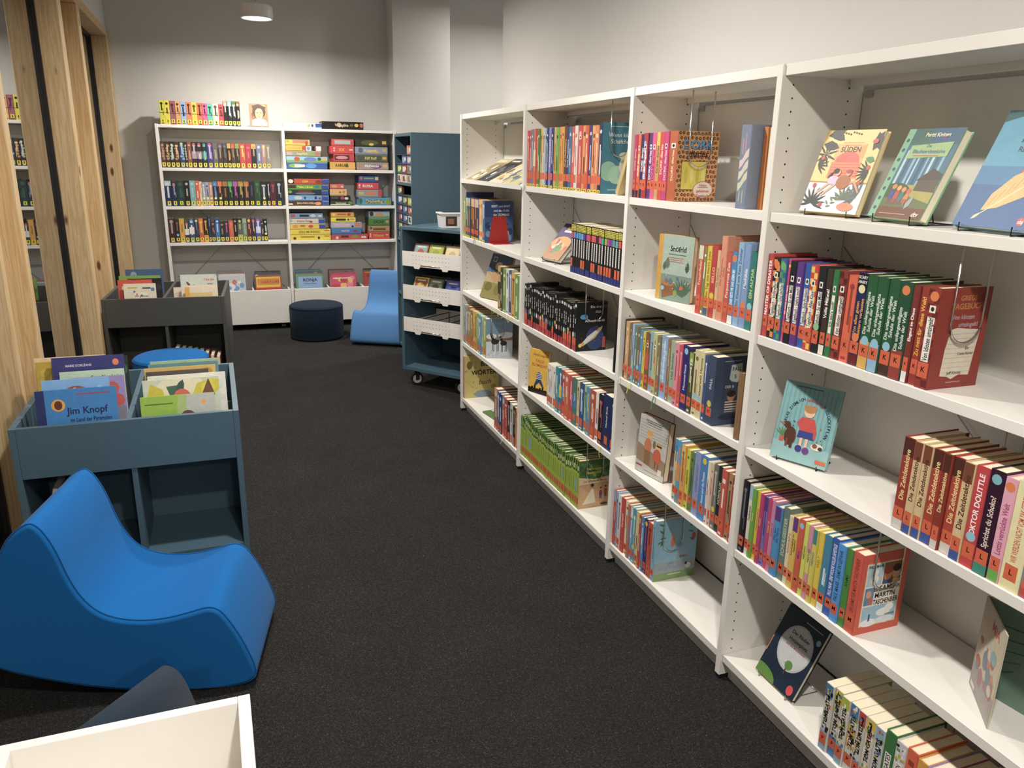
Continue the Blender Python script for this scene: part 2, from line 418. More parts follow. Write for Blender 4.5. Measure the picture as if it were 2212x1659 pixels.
def row(data, a, b, z, frame, where, st=None, D=.155, group=None, front=.012, seed=1, cover=None, ccol=None, name='hardback_book', jit=.006, sc=True, hscale=1., lean=0.):
    """data: 'mm cm bg fg title /opts' separated by ';' running left to right in the view"""
    rnd = random.Random(seed); B = []
    for it in data.strip().split(';'):
        it = it.strip()
        if not it: continue
        o = []
        if '/' in it: it, op = it.split('/', 1); o = op.split()
        q = it.split(None, 4); B.append((float(q[0])/1000, float(q[1])/100*hscale, q[2], q[3] if len(q) > 3 else 'fff', q[4].strip() if len(q) > 4 else '', o))
    span = abs(b-a); tot = sum(x[0] for x in B); k = (span-.0006*len(B))/tot if sc else 1.
    cur = a; out = []; sg = -1 if frame == 'R' else 1; n = len(B)
    for i, (T, H, bg, fg, ti, o) in enumerate(B):
        T *= k; pos = cur+sg*T/2; cur += sg*(T+.0006)
        f = front+rnd.uniform(0, jit)+(.03 if 'in' in o else 0); Dd = D+rnd.uniform(-.012, .008)
        sp = spine_art(T, H, fg, ti, o, rnd, st, bg)
        mw = T_(f, pos, z)@Rz(-PI/2) if frame == 'R' else T_(pos, f, z)
        nm = 'thin' if T < .013 else ('thick' if T > .030 else '')
        hb = 'b' not in o
        lab = '%s%s %s%s, %s from left, %s' % (nm+' ' if nm else '', cname(bg), 'hardback' if hb else 'paperback', ' with round dot' if any(x[0] in 'dm' and len(x) > 1 for x in o) else '', ordn(i+1), where)
        cv = cover if (i == n-1) else None
        pgo = book(name if hb else 'paperback_book', T, H, Dd if not cv else D, bg, mw, lab, 'book', group or where, sp, cv, ccol if cv else None, hb)
        out.append((pos, T, H, Dd))
    return out

# ================================================================ THE ROOM
struct('floor', box(-2.4, 2.7, -4.6, 6.5, -.05, 0), M_CARPET)
struct('ceiling', box(-2.4, 2.7, -4.6, 6.5, 3.1, 3.2), M_CEIL)
struct('wall_back', box(-2.4, .224, 5.96, 6.06, 0, 3.1), M_WALL)
struct('wall_right', box(.29, 2.6, -4.5, 2.93, 0, 3.1), M_WALL)
struct('wall_pier', box(.224, .752, 5.70, 6.4, 0, 3.1), M_WALL)
struct('wall_side_room_back', box(.752, 2.6, 6.4, 6.5, 0, 3.1), M_WALL)
struct('wall_side_room_right', box(2.6, 2.7, 2.93, 6.5, 0, 3.1), M_WALL)
struct('wall_front', box(-2.4, .29, -4.6, -4.5, 0, 3.1), M_WALL)
XF = -2.09
struct('wall_left', box(-2.38, -2.102, -4.5, 5.96, 2.50, 3.1), M_WALL)
struct('trim_1', bbox(-2.30, XF, -4.5, 5.955, 2.44, 2.50, b=.003), M_WOOD)      # timber header
struct('trim_2', bbox(-2.30, XF-.03, -4.5, 5.955, 0, .09, b=.003), M_WOOD)      # timber sill
posts = [(-3.0, -2.9), (-2.62, -2.55), (-.95, -.88), (-.58, -.5), (1.535, 1.582), (1.90, 1.975), (3.57, 3.675), (4.30, 4.415), (5.83, 5.955)]
for i, (a, b) in enumerate(posts):
    struct('trim_%d' % (3+i), bbox(-2.30, XF, a, b, .09, 2.44, b=.004), M_WOOD)
fills = [(-2.9, -2.62), (-.88, -.58), (1.582, 1.90), (3.675, 4.30)]
for i, (a, b) in enumerate(fills):
    struct('trim_%d' % (12+i), bbox(-2.30, XF-.112, a+.001, b-.001, .09, 2.44, b=.004), M_WOOD)
panes = [(-2.55, -.95), (-.5, 1.535), (1.975, 3.57), (4.415, 5.83)]
for i, (a, b) in enumerate(panes):
    w = struct('window_%d' % (i+1), box(-2.24, -2.221, a, b, .09, 2.44), M_GLASS)
    f = MB()
    for (y0, y1, z0, z1) in ((a, a+.022, .09, 2.44), (b-.022, b, .09, 2.44), (a+.022, b-.022, .09, .115), (a+.022, b-.022, 2.415, 2.44)):
        f.box(-2.2205, -2.202, y0, y1, z0, z1)
    f.build('window_frame', M_DARK, w)

# ================================================================ PENDANT LAMPS
def pendant(y, label, x=-.965, z=2.520):
    t = thing('pendant_lamp', label, 'lamp', T_(x, y, z), 'pendant lamps in a row along the aisle')
    MB().lathe([(.0, .092), (.108, .092), (.120, .082), (.1205, .004), (.118, 0), (.107, 0), (.104, .012), (.103, .014), (0, .014)], 40).build('lamp_housing', M_WHITE, t)
    MB().lathe([(0, .006), (.1025, .006), (.1025, .010), (0, .010)], 40).build('diffuser', M_LAMP, t)
    MB().lathe([(.0, 0), (.014, 0), (.014, .02), (.003, .024), (0, .024)], 14).xf(T_(0, 0, .092)).build('cord_grip', M_WHITE, t)
    e = 3.098-z
    if e > .16: MB().tube([(0, 0, .1), (0, 0, e-.05)], .0022, 6).build('cord', M_GREYP, t)
    MB().lathe([(.0, e-.05), (.04, e-.05), (.045, e-.03), (.045, e), (0, e)], 20).build('ceiling_rose', M_WHITE, t)
    l = bpy.data.lights.new('pendant_light', 'AREA'); l.shape = 'DISK'; l.size = .12; l.spread = R_(172); l.energy = LAMP_W; l.color = LAMP_COL
    lo = bpy.data.objects.new('pendant_light', l); COL.objects.link(lo); lo.parent = t; lo.location = (0, 0, -.002)
pendant(4.95, 'white drum pendant lamp glowing above the far shelves')
pendant(2.80, 'white drum pendant lamp over the middle of the aisle')
pendant(.66, 'white drum pendant lamp above the bright blue foam rocker')
pendant(-1.46, 'white drum pendant lamp over the foreground white book bin')
pendant(-3.60, 'white drum pendant lamp at the near end of the row')
pendant(5.10, 'white drum ceiling lamp in the side room behind the pier', 1.50, 2.93)

# ================================================================ RIGHT-HAND BOOKCASE
UY = [-1.02, 0., .765, 1.785, 2.805]; UT = .022
LV = [1.424, 1.097, .772, .450, .088]
bc = thing('wall_bookcase', 'long white bookcase of open bays lining the right wall', 'bookcase', T_(0, 0, 0))
um = None; hm = None; fm = None
for y in UY:
    if um is None:
        um = bbox(0, .26, 0, UT, .016, 1.784, b=.001).build('upright', M_WHITE, bc)
        h = MB()
        for x in (.036, .212):
            for k in range(52):
                z = .105+k*.032
                h.face([(x+.0026*math.cos(2*PI*j/8), -.0003, z+.0026*math.sin(2*PI*j/8)) for j in range(8)])
        hm = h.build('shelf_pin_holes', M_HOLE, um); hm['kind'] = 'stuff'
        fm = box(.004, .05, .002, UT-.002, 0, .016).build('foot', M_DARK, um)
        um.matrix_local = T_(0, y, 0)
    else:
        u = share(um, mw=T_(0, y, 0)); share(hm, parent=u); share(fm, parent=u)
bays = {4: (UY[0]+UT, UY[1]), 3: (UY[1]+UT, UY[2]), 2: (UY[2]+UT, UY[3]), 1: (UY[3]+UT, UY[4])}
for b, (y0, y1) in bays.items():
    bbox(.007, .255, y0, y1, 1.757, 1.784, b=.001).build('top_board', M_WHITE, bc)
    box(.262, .268, y0-.008, y1+.008, .09, 1.733).build('back_panel', M_WHITE, bc)
    box(.205, .225, y0+.01, y1-.01, 1.740, 1.757).build('under_top_rail', M_WHITE, bc)
    box(.035, .050, y0, y1, .0, .063).build('plinth', M_WHITE, bc)
    for i, z in enumerate(LV):
        if b == 1 and i == 0: continue
        bbox(.007, .255, y0+.0005, y1-.0005, z-.0245, z, b=.001).build('shelf', M_WHITE, bc)
    p = MB(); p.bbox(.2585, .2605, y1-.035, y1-.005, 1.715, 1.735, b=.0005); p.build('fixing_plate', M_STEEL, bc)
    MB().tube([(.256, y1-.01, 1.33), (.256, y0+.01, .55)], .0016, 5).build('brace_wire', M_STEEL, bc)
# sloping magazine shelf of the farthest bay
y0, y1 = bays[1]; TA = math.atan2(.118, .235)
MB().prism([(.000, 1.4115), (.250, 1.5365), (.248, 1.541), (-.002, 1.416)], 'y', y0+.001, y1-.001).build('sloping_shelf', M_WHITE, bc)
box(-.0075, -.0035, y0+.001, y1-.001, 1.406, 1.428).build('magazine_lip', M_WHITE, bc)

def wire_support(x0, x1, y, zt, zb, label):
    r = (x1-x0)/2; cx = (x0+x1)/2; pts = [(x0, y, zt)]
    for k in range(13):
        a = PI+PI*k/12; pts.append((cx+r*math.cos(a), y, zb+r+r*math.sin(a)))
    pts.append((x1, y, zt))
    o = MB().tube(pts, .0024, 7).build('wire_book_support', M_CHROME)
    tag(o, label, 'book support', 'chrome wire book supports hanging from the shelves')
wire_support(.045, .130, -.5585, LV[0]-.0245, 1.195, 'chrome wire loop pressing against the red diary cover in nearest bay')
wire_support(.045, .130, -.4725, LV[2]-.0245, .570, 'chrome wire loop against the orange comic-panel cover in nearest bay')
wire_support(.045, .125, .470, 1.757, 1.530, 'chrome wire loop against the leopard-print cover in narrow bay')
wire_support(.045, .125, .4400, LV[3]-.0245, .205, 'chrome wire loop against the pale blue cover on narrow bay bottom shelf')
wire_support(.045, .125, 1.006, 1.757, 1.560, 'chrome wire loop against the teal sheep cover in third bay')
wire_support(.045, .125, 1.157, LV[1]-.0245, .900, 'chrome wire loop against the black rocket cover in third bay')
wire_support(.045, .125, 1.0765, LV[3]-.0245, .215, 'chrome wire loop against the desert cover on third bay bottom shelf')
wire_support(.045, .125, 2.362, LV[2]-.0245, .560, 'chrome wire loop against the snowy horse cover in farthest bay')
wire_support(.186, .244, .20, LV[0]-.0245, 1.14, 'chrome wire loop parked behind light blue spines in narrow bay')
wire_support(.186, .244, -.62, LV[1]-.0245, .82, 'chrome wire loop parked behind the red history spines in nearest bay')
wire_support(.186, .244, 1.00, LV[0]-.0245, 1.14, 'chrome wire loop parked behind the black series in third bay')
wire_support(.186, .244, -.60, LV[3]-.0245, .14, 'chrome wire loop parked behind the comic row in nearest bay')

# ================================================================ BACK SHELVING UNIT
BX = [-1.789, -.783, .198]; BT = .024; YF, YB = 5.64, 5.955
bu = thing('back_bookcase', 'white open bookcase with books and board games against back wall', 'bookcase', T_(0, 0, 0))
for x in BX: bbox(x, x+BT, YF, YB-.005, .02, 1.770, b=.001).build('upright', M_WHITE, bu)
for i in (0, 1):
    x0, x1 = BX[i]+BT, BX[i+1]
    bbox(x0, x1, YF+.004, YB-.01, 1.742, 1.766, b=.001).build('top_board', M_WHITE, bu)
    for z in (1.420, 1.103, .795):
        bbox(x0+.0005, x1-.0005, YF+.004, YB-.02, z-.026, z, b=.001).build('shelf', M_WHITE, bu)
    box(x0+.001, x1-.001, YB-.008, YB-.003, .60, 1.735).build('back_panel', M_WHITE, bu)
    cx = (x0+x1)/2
    for s in (-1, 1): MB().tube([(cx-s*.46, YB-.014+s*.002, .34), (cx+s*.46, YB-.014+s*.002, 1.28)], .0018, 5).build('cross_wire', M_STEEL, bu)
    b2 = MB()
BOXZ = 1.766

M_CASTERL = mat('light_grey_caster_plastic', (.55, .54, .52), .5, noise=.05)
def caster(parent, x, y, r=.035, wheel=M_GREYP, yaw=0., top=.115):
    c = MB(); n = 18
    for s0, s1, rr in ((-.012, .012, r),):
        c.prism([(rr*math.cos(2*PI*k/n), r+rr*math.sin(2*PI*k/n)) for k in range(n)], 'x', s0, s1)
    c.xf(T_(x, y, 0)@Rz(yaw)); w = c.build('caster_wheel', M_DARK, parent)
    h = MB()
    for s in (-1, 1): h.prism([(r*.72*math.cos(2*PI*k/n), r+r*.72*math.sin(2*PI*k/n)) for k in range(n)], 'x', s*.012-.002, s*.012+.002)
    h.xf(T_(x, y, 0)@Rz(yaw)); h.build('caster_disc', wheel, w)
    f = MB(); f.box(-.018, -.0145, -.012, .014, r*.8, top-.012); f.box(.0145, .018, -.012, .014, r*.8, top-.012); f.box(-.022, .022, -.022, .022, top-.012, top)
    f.xf(T_(x, y, 0)@Rz(yaw)); f.build('caster_fork', M_DARK, w)

def trough(x0, x1, label):
    t = thing('pull_out_book_trough', label, 'book bin', T_(x0, YF-.022, 0)); w = x1-x0; d = .29
    bbox(0, w, 0, .016, .055, .362, b=.001).build('front_panel', M_WHITE, t)
    box(0, w, d-.012, d, .055, .30).build('rear_panel', M_WHITE, t)
    for x in (.001, w-.017): box(x, x+.016, .0165, d-.0125, .055, .355).build('side_panel', M_WHITE, t)
    for k in (1, 2): box(w*k/3-.007, w*k/3+.007, .0165, d-.0125, .20, .362).build('divider', M_WHITE, t)
    box(.0175, w-.0175, .0165, d-.0125, .185, .20).build('bottom_board', M_WHITE, t)
    for x in (.08, w-.08):
        for y in (.05, .24): caster(t, x, y, .022, top=.1845)
trough(BX[0]+BT+.004, BX[1]-.004, 'white pull-out comic trough under the far bookshelf')
trough(BX[1]+BT+.004, BX[2]-.004, 'white pull-out comic trough under the board games')

# ================================================================ MOBILE PICTURE-BOOK BINS
def book_bin(label, m, x, y, yaw, nm):
    w, d, H = .728, .715, .65
    t = thing(nm, label, 'book bin', T_(x, y, 0)@Rz(yaw), 'mobile picture-book bins along the window')
    for sx in (0, w-.020): bbox(sx, sx+.020, 0, d, .075, H, b=.001).build('side_panel', m, t)
    for sy, n in ((.0, 'front_panel'), (d-.018, 'rear_panel')): bbox(.0205, w-.0205, sy, sy+.018, .468, H, b=.001).build(n, m, t)
    box(.0205, w-.0205, .0185, d-.0185, .4685, .4835).build('trough_floor', m, t)
    bbox(w/2-.009, w/2+.009, .0185, d-.0185, .484, H, b=.001).build('divider', m, t)
    for a, b in ((.0205, w/2-.0095), (w/2+.0095, w-.0205)): box(a, b, d/2-.006, d/2+.006, .484, .580).build('cross_divider', m, t)
    box(.0205, w-.0205, .002, d-.002, .100, .120).build('bottom_board', m, t)
    box(.0205, w-.0205, d/2-.008, d/2+.008, .1205, .468).build('spine_panel', m, t)
    for a, b in ((.004, d/2-.0085), (d/2+.0085, d-.004)): box(w/2-.009, w/2+.009, a, b, .1205, .468).build('lower_divider', m, t)
    box(.0205, w-.0205, .002, .018, .075, .0995).build('kick_board', m, t)
    for cx in (.06, w-.035):
        for cy in (.07, d-.05): caster(t, cx, cy, .036, M_GREYP, .5, top=.0995 if True else 0)
    return t
book_bin('slate blue book bin packed with picture books beside wooden posts', M_BLUE, -2.0624, 1.146, R_(.3), 'blue_book_bin')
book_bin('dark grey book bin of picture books in the far left', M_GREY, -2.086, 3.695, R_(-3.34), 'grey_book_bin')
book_bin('empty white book bin in the near left foreground', M_WHITE, -2.080, -1.214, R_(.6), 'white_book_bin')

# ================================================================ FOAM SEATS
def crom(pts, n=5):
    out = []; m = len(pts)
    for i in range(m):
        p0, p1, p2, p3 = (Vector(pts[(i+k-1) % m]) for k in range(4))
        for j in range(n):
            t = j/n; out.append(.5*((2*p1)+(-p0+p2)*t+(2*p0-5*p1+4*p2-p3)*t*t+(-p0+3*p1-3*p2+p3)*t**3))
    return out
PROF = [(-.395, .566), (-.362, .548), (-.333, .485), (-.310, .400), (-.283, .334), (-.245, .286), (-.193, .259), (-.129, .248), (-.064, .251), (-.002, .264), (.050, .277), (.078, .270), (.100, .246), (.131, .187), (.156, .123), (.172, .064), (.168, .030), (.122, .008), (0., 0.), (-.19, .018), (-.337, .050), (-.500, .105), (-.560, .150), (-.572, .215), (-.545, .330), (-.500, .430), (-.452, .520)]
def rocker(name, label, m, mw, W_=.41, seamm=None):
    P = crom(PROF, 4); n = len(P); c = Vector((-.2, .2))
    nor = []
    for k in range(n):
        t = (P[(k+1) % n]-P[k-1]).normalized(); nv = Vector((t.y, -t.x)); nor.append(nv)
    area = sum(P[k].x*P[(k+1) % n].y-P[(k+1) % n].x*P[k].y for k in range(n))
    sg = -1 if area > 0 else 1
    b = MB(); secs = [(0, .012), (.003, .006), (.010, .0015), (.020, 0), (W_/2, 0), (W_-.020, 0), (W_-.010, .0015), (W_-.003, .006), (W_, .012)]
    for (w, ins) in secs:
        for k in range(n):
            q = P[k]+sg*nor[k]*ins; b.v.append((q.x, w, max(q.y, 0.0)))
    for s in range(len(secs)-1):
        for k in range(n):
            j = (k+1) % n; f = (s*n+k, s*n+j, (s+1)*n+j, (s+1)*n+k); b.f.append(f if area < 0 else f[::-1]); b.c.append(None); b.sm.append(True)
    L = (len(secs)-1)*n
    fa = tuple(range(n)); fb = tuple(range(L, L+n))
    b.f += [fa if area > 0 else fa[::-1], fb[::-1] if area > 0 else fb]
    b.c += [None, None]; b.sm += [False, False]
    t = thing(name, label, 'foam seat', mw, 'curved foam rocker seats')
    b.build('foam_body', m, t)
    for w in (.010, W_-.010):
        MB().tube([(q.x, w, max(q.y, .003)) for q in P], .0022, 5, closed=True).build('seam_piping', m, t)
    return t
rocker('foam_rocker_seat', 'bright blue curved foam rocker seat in front of blue bin', M_FBLUE, T_(-1.52, .456, 0)@Rz(R_(-12)))
rocker('foam_rocker_seat', 'light blue curved foam rocker seat in front of board games', M_FLIGHT, T_(-.355, 4.87, 0)@Rz(R_(-120))@T_(-.10, 0, 0), .47)
def pouf(label, m, x, y, r, h):
    t = thing('round_pouf', label, 'pouf', T_(x, y, 0), 'round felt poufs')
    MB().lathe([(0, 0), (r-.02, 0), (r-.006, .006), (r, .02), (r, h-.022), (r-.006, h-.007), (r-.020, h), (0, h)], 48).build('pouf_body', m, t)
    for z in (.020, h-.016): MB().tube([((r-.0005)*math.cos(2*PI*k/48), (r-.0005)*math.sin(2*PI*k/48), z) for k in range(48)], .0020, 5, closed=True).build('seam_piping', m, t)
pouf('dark navy round felt pouf in front of the comic trough', M_FNAVY, -.614, 5.197, .229, .295)
pouf('bright blue round felt pouf between the two book bins', M_FBLUE, -1.690, 3.31, .215, .36)
# dark foam wedge between the blue rocker and the white bin
w = MB(); tri = crom([(-.19, .03), (-.20, .0), (0, 0), (.20, 0), (.19, .03), (.10, .22), (.045, .355), (0, .385), (-.045, .355), (-.10, .22)], 4)
tri = [(p.x, max(p.y, 0)) for p in tri]
w.prism(tri, 'y', 0, .40, sm=True)
o = w.build('foam_wedge_seat', M_FDARK, None, T_(-1.805, -.265, 0)@Rz(R_(-42))); tag(o, 'dark slate felt foam wedge seat peeking above white bin', 'foam seat')

# ================================================================ BLUE DRAWER CART (rotated) AND TALL CABINET
cart = thing('drawer_cart', 'low slate blue cart with perforated white drawers on casters', 'cart', T_(-.224, 3.49, 0)@Rz(R_(-51.9)))
cw, cd = .525, .45
for x in (0, cw-.022): bbox(x, x+.022, 0, cd, .118, 1.078, b=.001).build('side_panel', M_BLUE, cart)
bbox(0, cw, 0, cd, 1.0785, 1.100, b=.001).build('top_board', M_BLUE, cart)
bbox(.0225, cw-.0225, 0, cd, .118, .142, b=.001).build('bottom_board', M_BLUE, cart)
box(.0225, cw-.0225, cd-.012, cd, .1425, 1.078).build('rear_panel', M_BLUE, cart)
for x in (.07, cw-.07):
    for y in (.07, cd-.07): caster(cart, x, y, .044, M_CASTERL, -.66, top=.1178)
for z0 in (.843, .618, .396):
    x0, x1 = .026, cw-.026; h = .098; c = cw/2
    f = MB().prism([(x0, z0), (.12, z0), (.128, z0-.014), (.165, z0-.014), (.173, z0), (cw-.173, z0), (cw-.165, z0-.014), (cw-.128, z0-.014), (cw-.12, z0), (x1, z0), (x1, z0+h), (x0, z0+h)], 'y', -.010, -.002)
    d = f.build('drawer', M_WHITE, cart)
    ho = MB()
    for i in range(12):
        for j in range(3):
            hxx = .115+i*.027; hz = z0+.020+j*.026
            if j == 0 and .18 < hxx < .36: continue
            ho.face([(hxx+.0026*math.cos(2*PI*k/6), -.0103, hz+.0026*math.sin(2*PI*k/6)) for k in range(6)])
    ho.build('perforations', M_HOLE, d)['kind'] = 'stuff'
    MB().tube([(.19, -.010, z0+.012), (.19, -.024, z0+.012), (cw-.19, -.024, z0+.012), (cw-.19, -.010, z0+.012)], .004, 8).build('handle', M_CHROME, d)
    tr = MB(); tr.box(x0, x1, 0, .36, z0+.002, z0+.005); tr.box(x0, x0+.003, 0, .36, z0+.005, z0+.06); tr.box(x1-.003, x1, 0, .36, z0+.005, z0+.06); tr.box(x0, x1, .357, .36, z0+.005, z0+h)
    tr.build('tray', M_WHITE, d)
    if z0 < .5:
        for k in (1, 2, 3): MB().tube([(x0+.118*k, .002, z0+.085), (x0+.118*k, .355, z0+.085), (x0+.118*k, .355, z0+.01)], .003, 5).build('divider_wire', M_BLACKW, d)

CX0, CX1, CY0, CY1, CZ = -.052, .34, 3.86, 4.42, 1.708
tc = thing('tall_cabinet', 'tall slate blue media cabinet seen from its side', 'cabinet', T_(CX0, CY0, 0))
W2, D2 = CX1-CX0, CY1-CY0
for y in (0, D2-.022): bbox(0, W2, y, y+.022, .08, CZ, b=.001).build('side_panel', M_BLUE, tc)
bbox(0, W2, .0225, D2-.0225, CZ-.022, CZ, b=.001).build('top_board', M_BLUE, tc)
box(W2-.012, W2, .0225, D2-.0225, .10, CZ-.0225).build('rear_panel', M_BLUE, tc)
for z in (.10, .52, .94, 1.36): bbox(.004, W2-.0125, .0225, D2-.0225, z-.020, z, b=.001).build('shelf', M_BLUE, tc)
for (x, y) in ((.05, .08), (.05, D2-.08), (W2-.05, .08), (W2-.05, D2-.08)): caster(tc, x, y, .03, top=.0795)
def ledge_case(k, y, z, w, h, col, c2, where):
    mb = MB().bbox(0, .016, -w/2, w/2, 0, h, b=.001, col=hx(col))
    o = mb.build('media_case', M_COVER, None, T_(CX0+.012, y, z)); tag(o, '%s media case, %s, tall cabinet' % (cname(col), where), 'media case', 'media cases on ledges of the tall cabinet')
    p = Pr(); p.rect(-w*.38, h*.15, w*.5, h*.6, c2); p.ell(w*.2, h*.55, w*.16, h*.25, 'eee8dc'); p.build('cover_print', lambda u, v, d: (-d, -u, v), o)
k = 0; rz = random.Random(5)
zz = [1.3605, 1.428, 1.494, 1.560]
near = [('b8b0a8', '8a8078'), ('9a9a90', '6a6a60'), ('3a60a8', 'd8d0d0'), ('e07030', 'c8c0b0')]
for tier, z in enumerate(zz):
    for col, y in enumerate((3.975, 4.14, 4.305)):
        c = near[tier] if col == 0 else rz.choice([('8a2a28', 'e8e0d8'), ('2c4a90', '88b0d0'), ('d8d0c0', '884030'), ('3a7a50', 'e0d040')])
        if (tier > 1 and col == 2) or (tier == 3 and col == 1): continue
        ledge_case(k, y, z, .150, .0615, c[0], c[1], '%s upper tier, %s from front' % (('lowest', 'second', 'third', 'top')[tier], ('1st', '2nd', '3rd')[col])); k += 1
for tier, z in enumerate((.9405, 1.006, 1.072, 1.138, 1.204, 1.270)):
    for col, y in enumerate((3.975, 4.14, 4.305)):
        c = [('e07838', '88a8c8'), ('b8b098', 'd0b050'), ('f0f0ec', '3a6a50'), ('7a4070', 'e07030'), ('a8c040', 'e8d070'), ('5070a0', 'ddd8d0')][tier] if col == 0 else rz.choice([('24407c', '6a90c0'), ('1a2a60', 'b03030'), ('2a5a9a', 'c8d8e0'), ('50382c', 'a0c878')])
        if tier == 5 and col != 2: continue
        ledge_case(k, y, z, .150, .0615, c[0], c[1], '%s lower tier, %s from front' % (('1st', '2nd', '3rd', '4th', '5th', '6th')[tier], ('1st', '2nd', '3rd')[col])); k += 1
# ledges that carry the media cases
for i, z in enumerate([1.428, 1.494, 1.560, 1.006, 1.072, 1.138, 1.204, 1.270]):
    box(.006, W2-.0125, .0225, D2-.0225, z-.0035, z-.0008).build('ledge', M_BLUE, tc)
# clear lidded box on the cart
cm = T_(-.224, 3.49, 1.1003)@Rz(R_(-51.9))
bx = thing('lidded_plastic_box', 'small clear lidded box standing on the slate blue cart', 'box', cm@T_(.30, .17, 0)@Rz(R_(50)))
MB().prism([(-.075, .0), (.075, .0), (.085, .085), (-.085, .085)], 'y', -.055, .055).build('box_body', M_CASE, bx)
bbox(-.092, .092, -.062, .062, .0852, .098, b=.003).build('lid', M_CASE, bx)
box(-.06, .06, -.03, .03, .0982, .102).build('lid_clip', M_TINT, bx)
p = Pr(); p.rect(-.05, .012, .075, .062, '4a3226'); p.rect(-.035, .025, .04, .035, '9a6a50'); p.rect(.035, .01, .022, .064, 'f0ece4'); p.text('Vivi', .046, .042, .013, '333', PI/2)
p.build('box_label', lambda u, v, d: (u, -.0555-d, v), bx)
def dvd(drawer_z, i, x, w, h, y, col, c2, label):
    mb = MB().bbox(-w/2, w/2, 0, .015, 0, h, b=.001, col=hx(col))
    o = mb.build('dvd_case', M_COVER, None, T_(-.224, 3.49, 0)@Rz(R_(-51.9))@T_(x, y, drawer_z+.0125)@Rx(R_(-24))); tag(o, label, 'dvd case', 'film cases in the cart drawers')
    p = Pr(); p.rect(-w*.42, h*.06, w*.84, h*.88, c2); p.ell(0, h*.55, w*.25, h*.2, col); p.rect(-w*.3, h*.82, w*.6, h*.06, 'e8e0d4'); p.build('cover_print', lambda u, v, d: (u, -d, v), o)
D1 = [('b85038', '8ab0b8', .13), ('9aa83a', 'b0b840', .255), ('c8b090', 'e8d4a0', .39)]
for i, (a, b, x) in enumerate(D1):
    dvd(.843, i, x, .118, .145, .02, a, b, '%s film case at front of the cart\'s top drawer' % cname(a))
    dvd(.843, i, x+.004, .118, .150, .085, ('445058', '3c4448', '5a3a34')[i], '2a3034', 'dark film case behind the %s case in the cart\'s top drawer' % cname(a))
D2 = [('d8b84a', 'a06050', .125), ('4a5a48', '8a9080', .25), ('3a4aa0', '5060b8', .39)]
for i, (a, b, x) in enumerate(D2):
    dvd(.618, i, x, .118, .145, .02, a, b, '%s film case at front of the cart\'s middle drawer' % cname(a))
    dvd(.618, i, x+.004, .118, .150, .085, ('6a6048', '50565a', '4a2c28')[i], '34322c', 'dark film case behind the %s case in the cart\'s middle drawer' % cname(a))

# ================================================================ COVER ART (flat print)
class Cv(Pr):
    """normalised canvas of a w x h cover, origin at the spine-side bottom corner"""
    def __init__(s, w, h, base=None):
        super().__init__(); s.w, s.h = w, h
        if base: s.R(.0, .0, 1, 1, base)
    def poly(s, pts, col, keep=False):
        return super().poly([(min(max(a, 0), s.w), min(max(b, 0), s.h)) for a, b in pts], col, keep)
    def R(s, x, y, w, h, c): return s.rect(x*s.w, y*s.h, w*s.w, h*s.h, c)
    def E(s, x, y, rx, ry, c, n=14, **k): return s.ell(x*s.w, y*s.h, rx*s.w, ry*s.h, c, n, **k)
    def P(s, pts, c): return s.poly([(a*s.w, b*s.h) for a, b in pts], c)
    def X(s, t, x, y, sz, c, mw=.92, rot=0., bold=True, **k): return s.text(t, x*s.w, y*s.h, sz*s.h, c, rot, bold=bold, maxw=mw*s.w if rot == 0 else None, **k)
    def L(s, x0, y0, x1, y1, t, c): return s.line(x0*s.w, y0*s.h, x1*s.w, y1*s.h, t*s.w, c)
    def leaf(s, x, y, l, a, c, wd=.3):
        ca, sa = math.cos(a), math.sin(a)
        return s.poly([(x*s.w+ca*u*l*s.w-sa*v*l*s.w, y*s.h+sa*u*l*s.w+ca*v*l*s.w) for u, v in ((0, 0), (.35, -wd/2), (.75, -wd/3), (1, 0), (.75, wd/3), (.35, wd/2))], c)
    def fan(s, x, y, l, a0, a1, n, c):
        for k in range(n): s.leaf(x, y, l, a0+(a1-a0)*k/(n-1), c, .16)
        return s
    def person(s, x, y, k, shirt, trousers, skin, hair, lean=0.):
        s.E(x, y+.05*k, .05*k, .07*k, shirt); s.R(x-.035*k, y-.07*k, .03*k, .07*k, trousers); s.R(x+.005*k, y-.07*k, .03*k, .07*k, trousers)
        s.E(x+lean, y+.145*k, .033*k, .03*k, skin, 10); s.E(x+lean, y+.16*k, .035*k, .022*k, hair, 10); return s
    def blobs(s, seed, n, cols, x0=0., x1=1., y0=0., y1=1., r0=.03, r1=.12):
        q = random.Random(seed)
        for _ in range(n):
            r = q.uniform(r0, r1); x = q.uniform(x0+r, max(x0+r+.01, x1-r)); y = q.uniform(y0+r, max(y0+r+.01, y1-r)); s.E(x, y, r, r*q.uniform(.5, 1.1), q.choice(cols), 9)
        return s
def bars(c, x, y, w, h, col, n=1, gap=.05):
    for k in range(n): c.R(x+(k % 2)*.04, y-k*gap, w-(k % 2)*.08, h, col)
    return c
